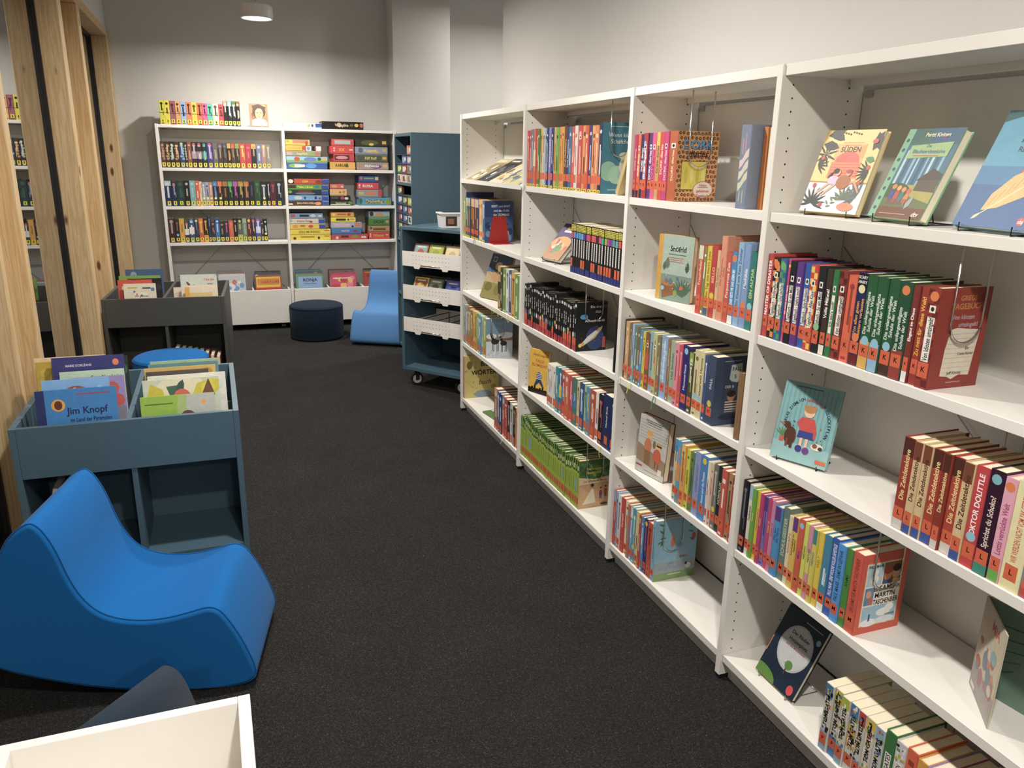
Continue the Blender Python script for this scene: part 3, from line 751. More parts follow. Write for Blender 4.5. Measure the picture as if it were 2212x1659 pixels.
def cv_south(w, h):
    c = Cv(w, h, 'f3d183'); c.R(0, 0, 1, .37, 'e6eaee'); c.R(0, .355, 1, .02, 'b88a50')
    c.R(.27, .41, .52, .42, 'eeb164'); c.P([(.27, .66), (.79, .83), (.79, .66)], 'e8993f'); c.R(.27, .42, .52, .19, 'e27a48')
    for k in range(5): c.R(.29, .44+.034*k, .48, .010, 'd0523a')
    c.E(.53, .61, .21, .13, 'd94b40', 16, a0=0, a1=PI); c.X('SÜDEN', .53, .765, .088, '2a1410', .5, jit=.02)
    bars(c, .36, .84, .36, .010, 'd08848', 2, .03)
    for (x, y, l, a) in ((.05, .93, .3, .3), (.02, .83, .3, -.2), (.1, .99, .3, -.5), (.90, .97, .28, -1.2), (.99, .98, .30, -1.9)): c.leaf(x, y, l, a, '2c3430', .5)
    c.fan(.12, .70, .22, .3, 5.9, 9, '2a322e'); c.fan(.04, .57, .2, -.8, 1.4, 7, '323a34'); c.fan(.96, .50, .22, 2.2, 4.4, 8, '283028'); c.fan(.16, .10, .26, -.3, 3.3, 10, '3c4440')
    c.fan(.9, .20, .24, 1.4, 4.0, 8, '5c6864'); c.fan(.7, .16, .22, .2, 3.0, 8, '667268'); c.leaf(.99, .63, .16, 2.9, '3a8a50', .6)
    for k in range(9): c.leaf(.44+.03*k, .07+.022*k, .09, 2.2 if k % 2 else .2, '74845c')
    for k in range(8): c.E(.3+.045*k, .97-.008*(k % 4), .014, .012, '35402c', 6)
    for x, y in ((.1, .66), (.9, .86), (.93, .55), (.86, .37), (.12, .32), (.34, .09)): c.E(x, y, .05 if y > .8 else .032, .030, 'c23a34', 9)
    c.E(.78, .08, .14, .05, 'e2825a'); c.P([(.18, .20), (.36, .33), (.40, .36), (.34, .36), (.16, .21)], 'e8b090'); c.P([(.30, .19), (.46, .31), (.50, .35), (.44, .34), (.27, .20)], 'e8b090')
    c.P([(.68, .34), (.78, .36), (.90, .25), (.93, .25), (.80, .39), (.68, .38)], 'd89a78'); c.E(.42, .39, .10, .055, 'd8c0dc'); c.E(.60, .37, .12, .085, 'b0622c'); c.E(.46, .48, .05, .04, 'e8b090', 10); c.E(.43, .50, .055, .035, '241c20', 10); c.leaf(.38, .49, .13, -2.2, '241c20'); c.E(.65, .48, .045, .036, 'd89a78', 10); c.E(.65, .50, .055, .026, 'a8343a', 10)
    return c
def cv_forest(w, h):
    c = Cv(w, h, '3b6f8c'); c.R(0, .82, 1, .18, '3c6a62'); c.R(.5, .84, .5, .16, '2f5c80')
    for k in range(9): c.R(.17+.085*k, .36, .03 if k % 2 else .045, .40, ('b4d0d8', '2a5878', '88b4c8')[k % 3])
    c.R(0, 0, 1, .37, '5f7038'); c.P([(.3, .37), (1, .37), (1, .18), (.5, .26)], 'a8a048'); c.R(.0, 0, 1, .12, '70402c'); c.E(.3, .30, .26, .09, '3e5a2c')
    c.P([(.62, .31), (.64, .44), (.98, .48), (1, .30)], '5a4a38'); c.P([(.58, .42), (.80, .56), (1, .50), (1, .44)], '4a3c30')
    c.R(0, 0, .13, 1, '7fb692')
    for k in range(8): c.E(.065, .1+.11*k, .03, .022, '35566c', 8)
    for k, (a, b) in enumerate((('d08030', '34408c'), ('e0a040', 'b83a34'), ('d8883c', '2f7a7a'), ('c84840', 'd07830'))):
        x = .26+.10*k; c.E(x, .25-.012*k, .045, .07, b); c.E(x, .345-.015*k, .042, .03, a, 10); c.R(x-.03, .15, .025, .06, '8a3c4c'); c.R(x+.008, .15, .025, .06, '8a3c4c')
    c.leaf(.62, .10, .22, 1.2, '9aa4a8', .4); c.P([(.19, .66), (.20, .81), (.92, .85), (.91, .69)], '98bc7c')
    c.X('Pertti Kivinen', .58, .93, .060, 'f4ecd0', .6); c.X('Die', .52, .805, .048, '28408c', .2); c.X('Blaubeerdetektive', .555, .745, .060, '28408c', .66); bars(c, .3, .69, .46, .010, 'a85a30')
    c.X('dtv', .87, .055, .07, 'f4ecd0', .2, shear=.2); bars(c, .2, .04, .5, .008, 'c8a060'); c.P([(.70, .90), (.78, .92), (.74, .89)], 'b03030')
    return c
def cv_feather(w, h):
    c = Cv(w, h, '4f9cba'); c.R(0, 0, 1, .36, '30619a'); c.R(0, .36, 1, .16, '3d7caa'); c.P([(0, 1), (0, .9), (.5, 1)], '1f5c60')
    c.X('Geheimnis', .60, .88, .062, '1d3c50', .7); c.X('der', .5, .81, .04, '1d3c50', .2); c.X('schwarzen', .56, .745, .062, '1d3c50', .7); c.X('Raben', .5, .665, .062, '1d3c50', .5)
    c.poly([(a*w, b*h) for a, b in ((.55, .38), (.60, .56), (.85, .66), (1., .62), (1., .5), (.75, .40))], 'c8402c')
    c.poly([(a*w, b*h) for a, b in ((.30, .14), (.34, .28), (.52, .44), (.85, .56), (1., .56), (1., .42), (.80, .28), (.50, .17))], 'd8b872')
    c.L(.26, .08, .98, .52, .012, 'f0dca8')
    for k in range(7): c.L(.36+.08*k, .18+.05*k, .42+.08*k, .28+.05*k, .006, 'b08c4c')
    c.leaf(.22, .06, .14, .7, 'e8d098'); c.E(.90, .07, .05, .035, 'c83c30', 10); c.X('cbj', .90, .07, .04, 'fff', .1)
    return c
def cv_girl(w, h):
    c = Cv(w, h, '7fb6ba')
    for k in range(12): c.R(.03+.08*k, .22, .025, .74, '70a6ac')
    c.R(0, 0, 1, .23, '93c2c4')
    def arc(t, a0, a1, r, col, sz):
        n = len(t)
        for i, ch in enumerate(t):
            a = a0+(a1-a0)*i/(n-1); c.text(ch, (.52+r*math.cos(a))*w, (.50*h+r*w*math.sin(a)*1.15), sz*h, col, a-PI/2, bold=True)
    arc('KARLAS ZIEMLICH', 3.35, 1.95, .38, '1f2f4c', .052); arc('fabelhafter', 1.80, .95, .36, 'b03244', .050); arc('GLÜCKSPLAN', .72, -.35, .38, '1f2f4c', .052)
    bars(c, .22, .945, .45, .010, '31565c'); c.blobs(4, 16, ['8a3a60', 'c04a50', '4a4a88'], .15, .9, .28, .8, .008, .014)
    c.R(.10, .22, .075, .065, 'c8503c'); c.fan(.14, .29, .16, .6, 2.5, 6, '5a8850')
    c.R(.46, .20, .05, .14, 'ecc4a4'); c.R(.56, .20, .05, .14, 'ecc4a4'); c.P([(.42, .42), (.66, .42), (.70, .32), (.40, .32)], '2c3c90'); c.P([(.42, .58), (.64, .58), (.67, .41), (.42, .41)], 'cc3c38')
    c.P([(.42, .58), (.35, .50), (.42, .43), (.45, .46), (.40, .50), (.46, .56)], 'cc3c38'); c.P([(.64, .58), (.72, .42), (.71, .33), (.68, .34), (.66, .44), (.60, .54)], 'cc3c38')
    c.E(.53, .65, .095, .065, 'ecc4a4'); c.E(.53, .69, .105, .050, 'b8844a'); c.E(.45, .72, .03, .025, 'b8844a', 8); c.E(.61, .72, .03, .025, 'b8844a', 8)
    c.E(.28, .31, .105, .12, '5a3428'); c.E(.20, .44, .06, .045, '5a3428'); c.leaf(.16, .44, .12, 2.9, 'b46a4a'); c.R(.22, .17, .04, .10, '7a4834'); c.R(.30, .16, .05, .08, '5a3428')
    c.E(.47, .18, .06, .045, '34308c'); c.E(.60, .17, .06, .045, '6a3c8c'); c.E(.78, .25, .11, .045, 'ece4dc'); c.E(.74, .26, .045, .03, '8a5a3c'); c.E(.84, .24, .04, .025, '4a4038')
    c.R(.80, .05, .18, .045, 'd8622c'); return c
def cv_moon(w, h):
    c = Cv(w, h, '13273c'); c.R(0, .78, 1, .22, '172c34'); c.E(.55, .55, .385, .305, 'b4b8bc', 28); c.E(.55, .55, .355, .28, 'c6c9ca', 28)
    c.X('Der Räuber', .55, .725, .066, '20242c', .52); c.X('Hotzenplotz', .56, .635, .066, '20242c', .58); c.X('und die Mondrakete', .56, .555, .042, 'a84a54', .54)
    bars(c, .5, .915, .42, .014, '8a94a0'); c.E(.92, .80, .05, .04, '8ab0c4', 12); c.E(.86, .09, .075, .065, 'd02c34', 14); c.E(.12, -.0, .38, .14, '5c8a34', 14, a0=0, a1=PI); c.R(.0, .30, .02, .22, 'c86848')
    c.fan(.58, .30, .12, .6, 2.6, 5, '4a6a38'); c.R(.56, .20, .03, .11, '5a3a24'); c.E(.60, .33, .09, .06, '5c8a3c'); return c
def cv_diary(w, h):
    c = Cv(w, h, '8f2a1c'); c.X('GREGS', .55, .90, .070, 'b87a34', .55); c.X('TAGEBUCH', .55, .82, .080, 'b87a34', .75); c.X('Von Idioten', .50, .715, .062, 'b49ca8', .75, jit=.03); c.X('umzingelt!', .62, .64, .062, 'b49ca8', .65, jit=.03)
    c.poly([(a*w, b*h) for a, b in ((.22, .13), (.36, .12), (.46, .09), (.60, .13), (.80, .12), (.83, .3), (.86, .46), (.88, .58), (.60, .595), (.42, .61), (.30, .59), (.24, .40))], 'dcd2c0')
    for k in range(9): c.R(.25, .16+.048*k, .58, .004, 'b4ac9c')
    c.X('Ein', .68, .40, .042, '33302c', .2); c.X('Comic-Roman', .66, .345, .036, '33302c', .34); c.X('Jeff Kinney', .50, .155, .044, '54504c', .4); bars(c, .36, .055, .3, .010, 'c09080'); return c
def cv_leopard(w, h):
    c = Cv(w, h, 'dc9c58'); q = random.Random(8); sp = []
    for i in range(11):
        for j in range(15):
            x = (i+.5+.4*(j % 2))/11.4+q.uniform(-.012, .012); y = (j+.5)/15+q.uniform(-.008, .008)
            if x < .97: sp.append((x, y))
    c.l += 1
    for x, y in sp: c.E(x, y, .036, .024, '54281a', 7, keep=True)
    c.l += 1
    for x, y in sp: c.E(x+.004, y, .018, .011, 'c07a38', 6, keep=True)
    c.R(.12, .17, .62, .41, '2a2418'); c.R(.13, .177, .60, .396, 'e6d34a'); c.X('DORK', .50, .81, .185, '16304c', .88); c.X('DORK', .49, .815, .178, '4a9cd2', .86); c.X('diaries', .50, .685, .125, '3a1820', .72, shear=.25)
    for k in range(4): c.E(.24+.14*k, .38, .045, .12, ('d8c23c', 'efe07a', 'd0ba34', 'efe07a')[k]); 
    c.E(.68, .17, .25, .125, 'b85a48', 20); c.E(.68, .17, .235, .115, 'f2e2d0', 20); c.X('Nikkis', .68, .235, .050, 'b43038', .35); bars(c, .55, .20, .26, .008, '8a5a50'); c.X('geheimes', .68, .155, .058, 'b43038', .42); c.X('Tagebuch', .68, .085, .058, 'b43038', .42); bars(c, .22, .945, .6, .02, '8c7a3c')
    return c
def cv_panels(w, h):
    c = Cv(w, h, 'd24a30'); c.R(.10, .09, .80, .80, 'd8b060'); c.R(.112, .10, .776, .78, 'efe9dc')
    c.R(.13, .60, .33, .27, 'b8d0dc'); c.E(.30, .68, .09, .06, 'f4f2ec'); c.E(.32, .77, .05, .04, 'f4f2ec', 9); c.R(.48, .60, .39, .27, '8a5c34'); c.E(.58, .72, .085, .075, 'd8906c'); c.E(.58, .77, .09, .05, 'b03a28'); c.E(.76, .72, .085, .075, 'd8a080'); c.E(.76, .785, .09, .05, '40281c'); c.R(.50, .60, .17, .05, '2c5c98'); c.R(.70, .60, .15, .05, 'e0b040')
    c.R(.13, .36, .2, .22, '5a88b4'); c.E(.22, .50, .06, .05, 'd8a080'); c.E(.27, .41, .05, .05, 'c86040'); c.X('PAUL MAAR', .30, .845, .050, '20201e', .33)
    c.X('EIN', .39, .545, .060, '161412', .14); c.X('SAMS', .60, .555, .092, '161412', .34); c.X('FÜR', .82, .55, .055, '161412', .13); c.X('MARTIN', .58, .47, .085, '161412', .45); c.X('TASCHENBIER', .61, .385, .088, '161412', .54)
    c.R(.13, .11, .74, .23, '9cc4dc'); c.E(.3, .13, .18, .05, 'f2f4f4'); c.E(.6, .24, .16, .05, 'f2f4f4'); c.E(.72, .29, .10, .05, 'f2f4f4'); c.E(.65, .14, .22, .045, 'e2eaf0'); c.R(.28, .15, .04, .09, '2f5488'); c.X('OETINGER', .75, .20, .034, '20303c', .22); return c
def cv_snow(w, h):
    c = Cv(w, h, 'a9beb2'); c.R(0, 0, 1, .40, '7e978a'); c.R(0, 0, .13, 1, 'd09c34'); c.X('Snöfrid', .57, .80, .115, '1c2428', .62, jit=.02); bars(c, .30, .705, .5, .012, '44605c'); bars(c, .32, .655, .42, .010, 'a8503c', 3, .03)
    c.P([(.16, .24), (.5, .30), (.62, .12), (.2, .02)], '8a5a38'); c.E(.34, .27, .19, .05, 'b0764a'); c.fan(.78, .08, .4, .8, 2.6, 9, '4c6c54'); c.leaf(.2, .45, .22, 1.4, '5c6c60', .5); c.leaf(.3, .48, .26, 1.6, '6a7a6c', .5); c.leaf(.85, .45, .24, 1.5, '44604c', .5)
    c.blobs(3, 26, ['f0f4f0', 'dde6e0'], .16, .98, .05, .95, .006, .013); c.blobs(6, 6, ['c06038', '5c7a90', '8c9c50'], .2, .9, .05, .4, .03, .06); c.E(.20, .18, .05, .035, '9cc0d0', 10); return c
def cv_two(w, h):
    c = Cv(w, h, 'c4c3bc')
    for k in range(7): c.R(.03, .60+.05*k, .94, .02, 'a9aeb0')
    c.P([(0, .50), (.5, .42), (1, .34), (1, .1), (0, .2)], '9c8468'); bars(c, .2, .92, .6, .012, '55504c', 2, .035); bars(c, .26, .845, .5, .014, 'a87870')
    c.E(.38, .68, .10, .075, 'e0b07c'); c.E(.38, .72, .11, .05, 'd8a050'); c.E(.36, .50, .13, .13, 'c8744c'); c.P([(.26, .42), (.46, .42), (.50, .17), (.28, .17)], '8c6c48'); c.E(.74, .55, .08, .06, 'e0b07c'); c.E(.74, .585, .09, .04, 'c8984c'); c.R(.65, .55, .18, .025, '2a2624'); c.E(.70, .38, .14, .13, 'c8562c'); c.R(.64, .17, .05, .12, '8c5c40'); c.R(.75, .15, .05, .12, '8c5c40'); c.E(.57, .56, .05, .07, '8c6848'); c.R(.02, .10, .22, .03, 'b03c3c'); c.R(.78, .08, .13, .10, 'e4dccc'); bars(c, .3, .06, .5, .008, '9a8c78'); return c
def cv_kalle(w, h):
    c = Cv(w, h, 'e4b42a'); c.X('Astrid Lindgren', .55, .89, .072, '7a4a1c', .75, shear=.2); c.X('KALLE', .54, .755, .095, 'c0402a', .5); c.X('BLOMQUIST', .55, .655, .090, 'c0402a', .82)
    c.R(0, 0, 1, .11, '1c1814')
    for k in range(7): c.R(.02+.14*k, .10, .10, .02+.025*(k % 3), '1c1814')
    c.E(.55, .40, .15, .10, '2c4a94'); 
    for k in range(4): c.R(.42, .335+.04*k, .26, .016, 'e8e4dc')
    c.P([(.42, .33), (.66, .33), (.84, .17), (.76, .16), (.56, .26), (.36, .15), (.30, .17)], '2c4070'); return c
def cv_glueck(w, h):
    c = Cv(w, h, '86b4ce'); c.R(0, 0, 1, .30, '9aa8b0'); c.R(0, 0, 1, .12, '86a468')
    for x, y, a in ((.06, .95, -.4), (.08, .85, -.7), (.05, .62, .4), (.12, .58, .9), (.94, .9, 3.6), (.95, .6, 2.6), (.1, .7, .1), (.92, .75, 2.9)): c.leaf(x, y, .16, a, '4f7a54')
    c.E(.42, .72, .045, .05, 'd09a70'); c.E(.42, .62, .05, .08, 'c86c48'); c.E(.92, .68, .05, .06, 'b83a2c'); c.X('EMMA', .68, .365, .075, 'b4848c', .34); c.X('UND', .40, .27, .05, '7a8490', .2); c.X('GLÜCKSKIND', .42, .20, .072, '8c98a6', .62); c.E(.83, .19, .075, .045, 'e8e8e6'); c.E(.78, .23, .03, .03, '4a4a4a', 8); c.R(.36, .08, .3, .012, 'e8ecd8'); return c
def cv_sheep(w, h):
    c = Cv(w, h, '3d7c92'); bars(c, .25, .94, .6, .010, 'b4d0d4'); c.X('Wenn kleine', .54, .83, .085, 'f0f0e8', .8, bold=False, shear=.2); c.X('Schäfchen', .52, .74, .085, 'f0f0e8', .75, bold=False, shear=.2)
    c.E(.2, .32, .24, .14, '93c0aa', 20); c.E(.44, .27, .24, .13, 'a4ccb4', 20); c.E(.72, .25, .25, .13, '93c0aa', 20); c.E(.62, .40, .12, .12, 'd8d8c4', 16); c.E(.62, .54, .14, .05, 'd8d4b0', 14); c.E(.84, .38, .1, .05, '6a5a98'); bars(c, .2, .05, .6, .012, 'a8c8c8'); return c
def cv_rocket(w, h):
    c = Cv(w, h, '15171a'); c.X('Die drei', .62, .90, .072, 'd8d8d4', .5); c.X('???', .92, .90, .075, '58606a', .14); c.X('Kids', .70, .80, .072, 'd8d8d4', .3, shear=.2); c.E(.24, .70, .13, .05, '3a8cc8', 14); c.X('Aufbruch ins All', .60, .62, .066, 'e8e4dc', .72)
    c.E(.62, .26, .30, .24, '24386c', 16); c.P([(.22, .10), (.62, .26), (.84, .44), (.86, .50), (.76, .47), (.42, .30), (.16, .16)], 'c8a468'); c.P([(.30, .14), (.60, .30), (.72, .38), (.64, .42), (.38, .30), (.24, .20)], 'd8d8d8'); c.R(.88, .06, .09, .22, 'b83034'); c.E(.14, .12, .06, .04, 'e8c048'); c.blobs(2, 14, ['e0e0e0'], .05, .9, .05, .55, .004, .008); return c
def cv_desert(w, h):
    c = Cv(w, h, 'c59a68'); c.R(0, .60, 1, .40, '3f6c34'); c.blobs(12, 26, ['4f8440', '2f5a2c', '6a9a50'], 0, 1, .62, 1, .04, .1); c.X('Das magische', .50, .82, .060, 'd8c840', .75); c.X('Baumhaus', .48, .745, .075, 'd8c840', .7); c.P([(0, .66), (.5, .60), (1, .64), (1, .52), (0, .50)], 'd9c096'); c.X('Die rätselhafte Mumie', .53, .565, .058, 'a83a30', .86); bars(c, .38, .50, .3, .008, '6a4c3c')
    c.P([(.0, .5), (.48, .25), (.72, .06), (.2, 0), (0, 0)], 'cfa878'); c.P([(.42, .40), (.48, .40), (.56, .10), (.14, .08)], 'e8dcc0'); c.E(.45, .45, .05, .035, 'b07850', 10); c.E(.44, .475, .055, .03, '2c2018', 10); c.person(.72, .24, 1., '7a3060', '38507c', 'd8a080', '5a3820'); c.person(.88, .27, .95, 'a83c34', '4c4c6c', 'd8a080', '2c2018'); c.E(.84, .06, .12, .03, '5a4028'); return c
def cv_horses(w, h):
    c = Cv(w, h, '7c9cba'); c.R(0, 0, 1, .42, 'd4dce6'); c.R(0, .42, 1, .16, '97806c'); c.E(.2, .55, .2, .07, 'e8ecf0'); c.E(.75, .56, .3, .08, 'e2e8ee'); c.X('OSTWIND', .50, .87, .095, '9ab0c4', .74)
    for x, k, col in ((.34, 1., '20242a'), (.66, .85, '2c2a2c')):
        c.E(x, .36*k+.05, .15*k, .075*k, col); c.P([(x-.12*k, .40*k+.05), (x-.20*k, .58*k+.04), (x-.12*k, .60*k+.04), (x-.02*k, .43*k+.05)], col)
        for d in (-.11, -.06, .06, .11): c.R(x+d*k, .12*k+.03, .025*k, .22*k, col)
    c.blobs(9, 8, ['b8c8d8'], 0, 1, 0, .2, .03, .06); return c
def cv_zombie(w, h):
    c = Cv(w, h, '27548c'); c.R(0, .62, 1, .38, '1e3c74'); c.X('BERT und BART', .56, .88, .072, 'd8dce4', .72, rot=0); c.X('und der KUSS', .58, .775, .070, 'd8dce4', .62); c.X('der ZOMBIES', .58, .675, .074, 'e4dca0', .66); c.blobs(21, 16, ['6a9cc4', '1c3460', '8cb8d4', '30609c'], 0, 1, 0, .55, .05, .13); c.leaf(.4, .46, .3, .4, '141c34', .4); c.leaf(.55, .52, .3, -.4, '141c34', .4); return c
def cv_dino(w, h):
    c = Cv(w, h, '3c5f86'); c.R(0, .0, 1, .40, '8a8248'); c.R(0, .36, 1, .22, 'b0a070'); c.E(.5, .50, .26, .12, 'b08c5c'); c.leaf(.3, .52, .3, 2.9, 'b08c5c', .4); c.leaf(.7, .52, .34, .3, 'b08c5c', .3); c.E(.25, .26, .18, .10, '6a6a34'); c.E(.72, .22, .2, .12, '7a7038'); c.E(.45, .74, .16, .09, 'd8d0a8'); c.frame(.12*w, .82*h, .16*w, .11*h, .004, 'e8e8e0'); return c
def cv_wordbook(w, h):
    c = Cv(w, h, 'dccb78'); q = random.Random(2)
    for i in range(28):
        x, y = q.random()*.9+.05, q.random()*.9+.05; c.leaf(x, y, q.uniform(.05, .09), q.uniform(0, 6), q.choice(['b09040', 'c8a848', '9a7c3c']))
    c.X('BILD', .66, .80, .155, '1c1a16', .45); c.X('WÖRTER-', .60, .60, .155, '1c1a16', .78); c.X('buch', .60, .37, .16, '1c1a16', .5, shear=.25, bold=False); c.E(.15, .78, .08, .10, '7a6a34'); c.E(.55, .08, .26, .09, '8ca4b4'); c.E(.86, .25, .08, .05, 'b89848'); return c
def cv_kids(w, h):
    c = Cv(w, h, '4a3474'); c.R(0, 0, 1, .45, 'b07a40'); c.E(.5, .45, .5, .2, 'd89a4c'); c.R(.3, .84, .5, .07, 'e4d23c'); c.R(.25, .76, .6, .06, 'e8e4e8'); c.blobs(14, 18, ['c83a34', '3c6cb0', 'e8b890', '58924c', 'e8e0d0'], .05, .95, .1, .62, .05, .11); return c
def cv_navy(w, h):
    c = Cv(w, h, '3d4c6a'); bars(c, .2, .93, .4, .012, 'a0a890'); c.P([(.34, .68), (.37, .88), (.62, .90), (.64, .72), (.54, .62), (.40, .64)], 'ccd4d0'); c.X('FALL', .50, .82, .075, '2c2c34', .22); c.X('S', .48, .71, .08, '2c7048', .2); c.X('DER B', .36, .565, .055, 'd0d0c4', .3); c.E(.42, .42, .10, .07, 'c08868'); c.E(.42, .46, .11, .05, '3a2a24'); c.R(.28, .19, .3, .16, 'd8d0c8')
    for k in range(4): c.R(.28, .20+.038*k, .3, .016, '3c3430')
    c.E(.4, .12, .26, .05, '2c3048'); return c
def cv_portrait(w, h):
    c = Cv(w, h, 'a8784c'); c.blobs(31, 20, ['c89a5c', '8a5430', 'dcb878', '6e4028'], 0, 1, 0, 1, .08, .16); c.E(.52, .66, .36, .30, '4a3022', 18); c.E(.52, .56, .22, .26, 'd0a07c', 18); c.P([(.14, .9), (.5, .98), (.9, .85), (.8, .66), (.66, .78), (.46, .80), (.3, .68), (.2, .72)], '4a3022')
    c.E(.43, .60, .045, .018, '54382a', 8); c.E(.61, .60, .045, .018, '54382a', 8); c.E(.52, .44, .06, .018, 'a85a48', 8); c.E(.52, .52, .025, .03, 'c08c6a', 8); c.E(.5, .24, .40, .10, 'efe6d4'); c.R(.1, .04, .85, .16, 'e4dccc'); c.E(.48, .30, .30, .05, 'd8ccb4'); return c
def cv_mia(w, h):
    c = Cv(w, h, 'cbbfa6'); c.R(0, 0, 1, .3, 'a49c98'); c.X('MiA', .62, .87, .15, 'c23a2c', .6); c.blobs(17, 18, ['c88870', '8aa8a8', 'd8c8b8', 'a87878', '7c8c98', 'b85c44'], .06, .94, .12, .66, .05, .12); c.E(.72, .62, .12, .07, '8fb0b4'); c.R(.06, .03, .2, .05, 'e0d8c8'); return c

# ================================================================ DISPLAY EASELS AND FACE-OUT BOOKS
def easel(F, w, T, lean, z0, label, m=None):
    """wire stand in the frame F of the cover's lower edge; the book leans on its back wire"""
    t = thing('wire_book_easel', label, 'book stand', F, 'small wire book easels')
    m = m or M_BLACKW; r = .0015; sn, cs = math.sin(lean), math.cos(lean); o = T+.0032
    def bk(q, u): return (-q*sn-o*cs, u, q*cs-o*sn+z0)
    foot = -(.13*sn+o*cs)-.035
    for u in (.022, w-.022):
        MB().tube([(.0045, u, z0+.006), (.0045, u, .0016), (foot, u, .0016)], r, 5).build('foot_wire', m, t)
    MB().tube([(-.012-o, .024, .0045), bk(.13, w*.5-.018), bk(.13, w*.5+.018), (-.012-o, w-.024, .0045)], r, 5).build('back_wire', m, t)
    MB().tube([bk(.127, w*.5), (foot, w*.5, .0016)], r, 5).build('rear_leg', m, t)
    MB().tube([(foot, .022, .0016), (foot, w-.022, .0016)], r, 5).build('cross_wire', m, t)
def face_out(name, x, y, z, w, H, T, col, cv, lean, yaw, label, scol=None, hb=True, stand=None, sm=None, group='books displayed face out on the right-hand shelves'):
    """front cover faces the aisle; (x, y) = lower spine-side corner of the cover, z its height"""
    sp = None; z0 = T*math.sin(lean)+(.0036 if stand else .0005)
    if stand: easel(T_(x, y, z)@Rz(PI+yaw), w, T, lean, z0, stand, sm)
    z += z0
    m = T_(x, y, z)@Rz(PI+yaw)@Ry(-lean)@T_(-T/2, 0, 0)
    return book(name, T, H, w, col, m, label, 'book', group, sp, cv, None, hb)
L0, L1, L2, L3, L4 = LV
w, h = .168, .207
face_out('picture_book', .040, -.070, L0+.0001, w, h, .018, 'e6c87c', cv_south(w, h), R_(20), R_(8), 'yellow book with red sunset cover on nearest bay top shelf', stand='black wire easel holding the red sunset book')
w, h = .155, .206
face_out('picture_book', .045, -.294, L0+.0001, w, h, .024, '7fb692', cv_forest(w, h), R_(24), R_(-4), 'book with blue forest cover and green spine on nearest bay top shelf', stand='black wire easel holding the blue forest book')
w, h = .165, .240
face_out('picture_book', .045, -.520, L0+.0001, w, h, .020, '4e8fb4', cv_feather(w, h), R_(24), R_(-4), 'tall blue book with golden feather cover at right end of top shelf', stand='black wire easel holding the golden feather book')
w, h = .150, .198
face_out('picture_book', .030, -.800, L1+.0001, w, h, .018, '50304a', Cv(w, h, '5a3a50').blobs(41, 20, ['d0603c', 'e08a4c', '6a8c4c', '8a4a78', 'd8c060'], 0, 1, 0, 1, .05, .12), R_(20), R_(4), 'dark flowery book leaning at right end of nearest bay second shelf', stand='black wire easel under the dark flowery book')
w, h = .156, .212
face_out('picture_book', .022, -.088, L2+.0001, w, h, .014, '7fb6ba', cv_girl(w, h), R_(14), R_(24), 'pale teal book with girl and dog cover on nearest bay third shelf', stand='black wire easel holding the girl and dog book')
w, h = .160, .225
face_out('picture_book', .052, -.100, L4+.0001, w, h, .016, '13273c', cv_moon(w, h), R_(27), R_(0), 'navy book with grey full moon cover on nearest bay bottom shelf', stand='wire easel holding the full moon book', sm=M_CHROME)
w, h = .156, .216
face_out('picture_book', .036, .598, L1+.0001, w, h, .020, 'd09c34', cv_snow(w, h), R_(1), R_(15), 'pale green book with ochre spine standing on narrow bay second shelf')
face_out('picture_book', .026, .640, L3+.0001, w, h, .026, '7a2a20', cv_two(w, h), R_(4), R_(10), 'grey book with two children cover on narrow bay fourth shelf')
w, h = .145, .20
face_out('picture_book', .020, 1.600, L1+.0001, w, h, .022, '3a2c5c', cv_kids(w, h), R_(42), R_(10), 'violet book lying back on chrome stand, third bay second shelf', stand='chrome wire stand under the violet book', sm=M_CHROME)
w, h = .128, .214
face_out('picture_book', .012, 1.697, L3+.0001, w, h, .016, 'e4b42a', cv_kalle(w, h), R_(3), R_(23), 'yellow book with dark skyline cover on third bay fourth shelf')
w, h = .200, .262
face_out('picture_book', .030, 2.540, L2+.0001, w, h, .012, '3c5f86', cv_dino(w, h), R_(22), R_(18), 'large dinosaur book leaning on farthest bay third shelf')
w, h = .225, .272
book('picture_book', .020, h, w, '9c2a22', T_(.012, 2.790, L4+.0005)@Rz(-PI/2), 'big yellow picture dictionary with red spine on farthest bay bottom shelf', 'book', 'books displayed face out on the right-hand shelves', None, cv_wordbook(w, h), 'dccb78')
# green flat book lying on the bottom shelf
book('picture_book', .010, .20, .20, '4a7038', Matrix(((0, 0, 1, .035), (0, -1, 0, 2.475), (1, 0, 0, L4+.0055), (0, 0, 0, 1)))@Rx(R_(8)), 'thin green picture book lying flat on farthest bay bottom shelf', 'book', 'books displayed face out on the right-hand shelves', None, Cv(.20, .20, '5c8444').blobs(3, 18, ['7ca058', '3c5c34', 'd8d8c8'], 0, 1, 0, 1, .04, .1))
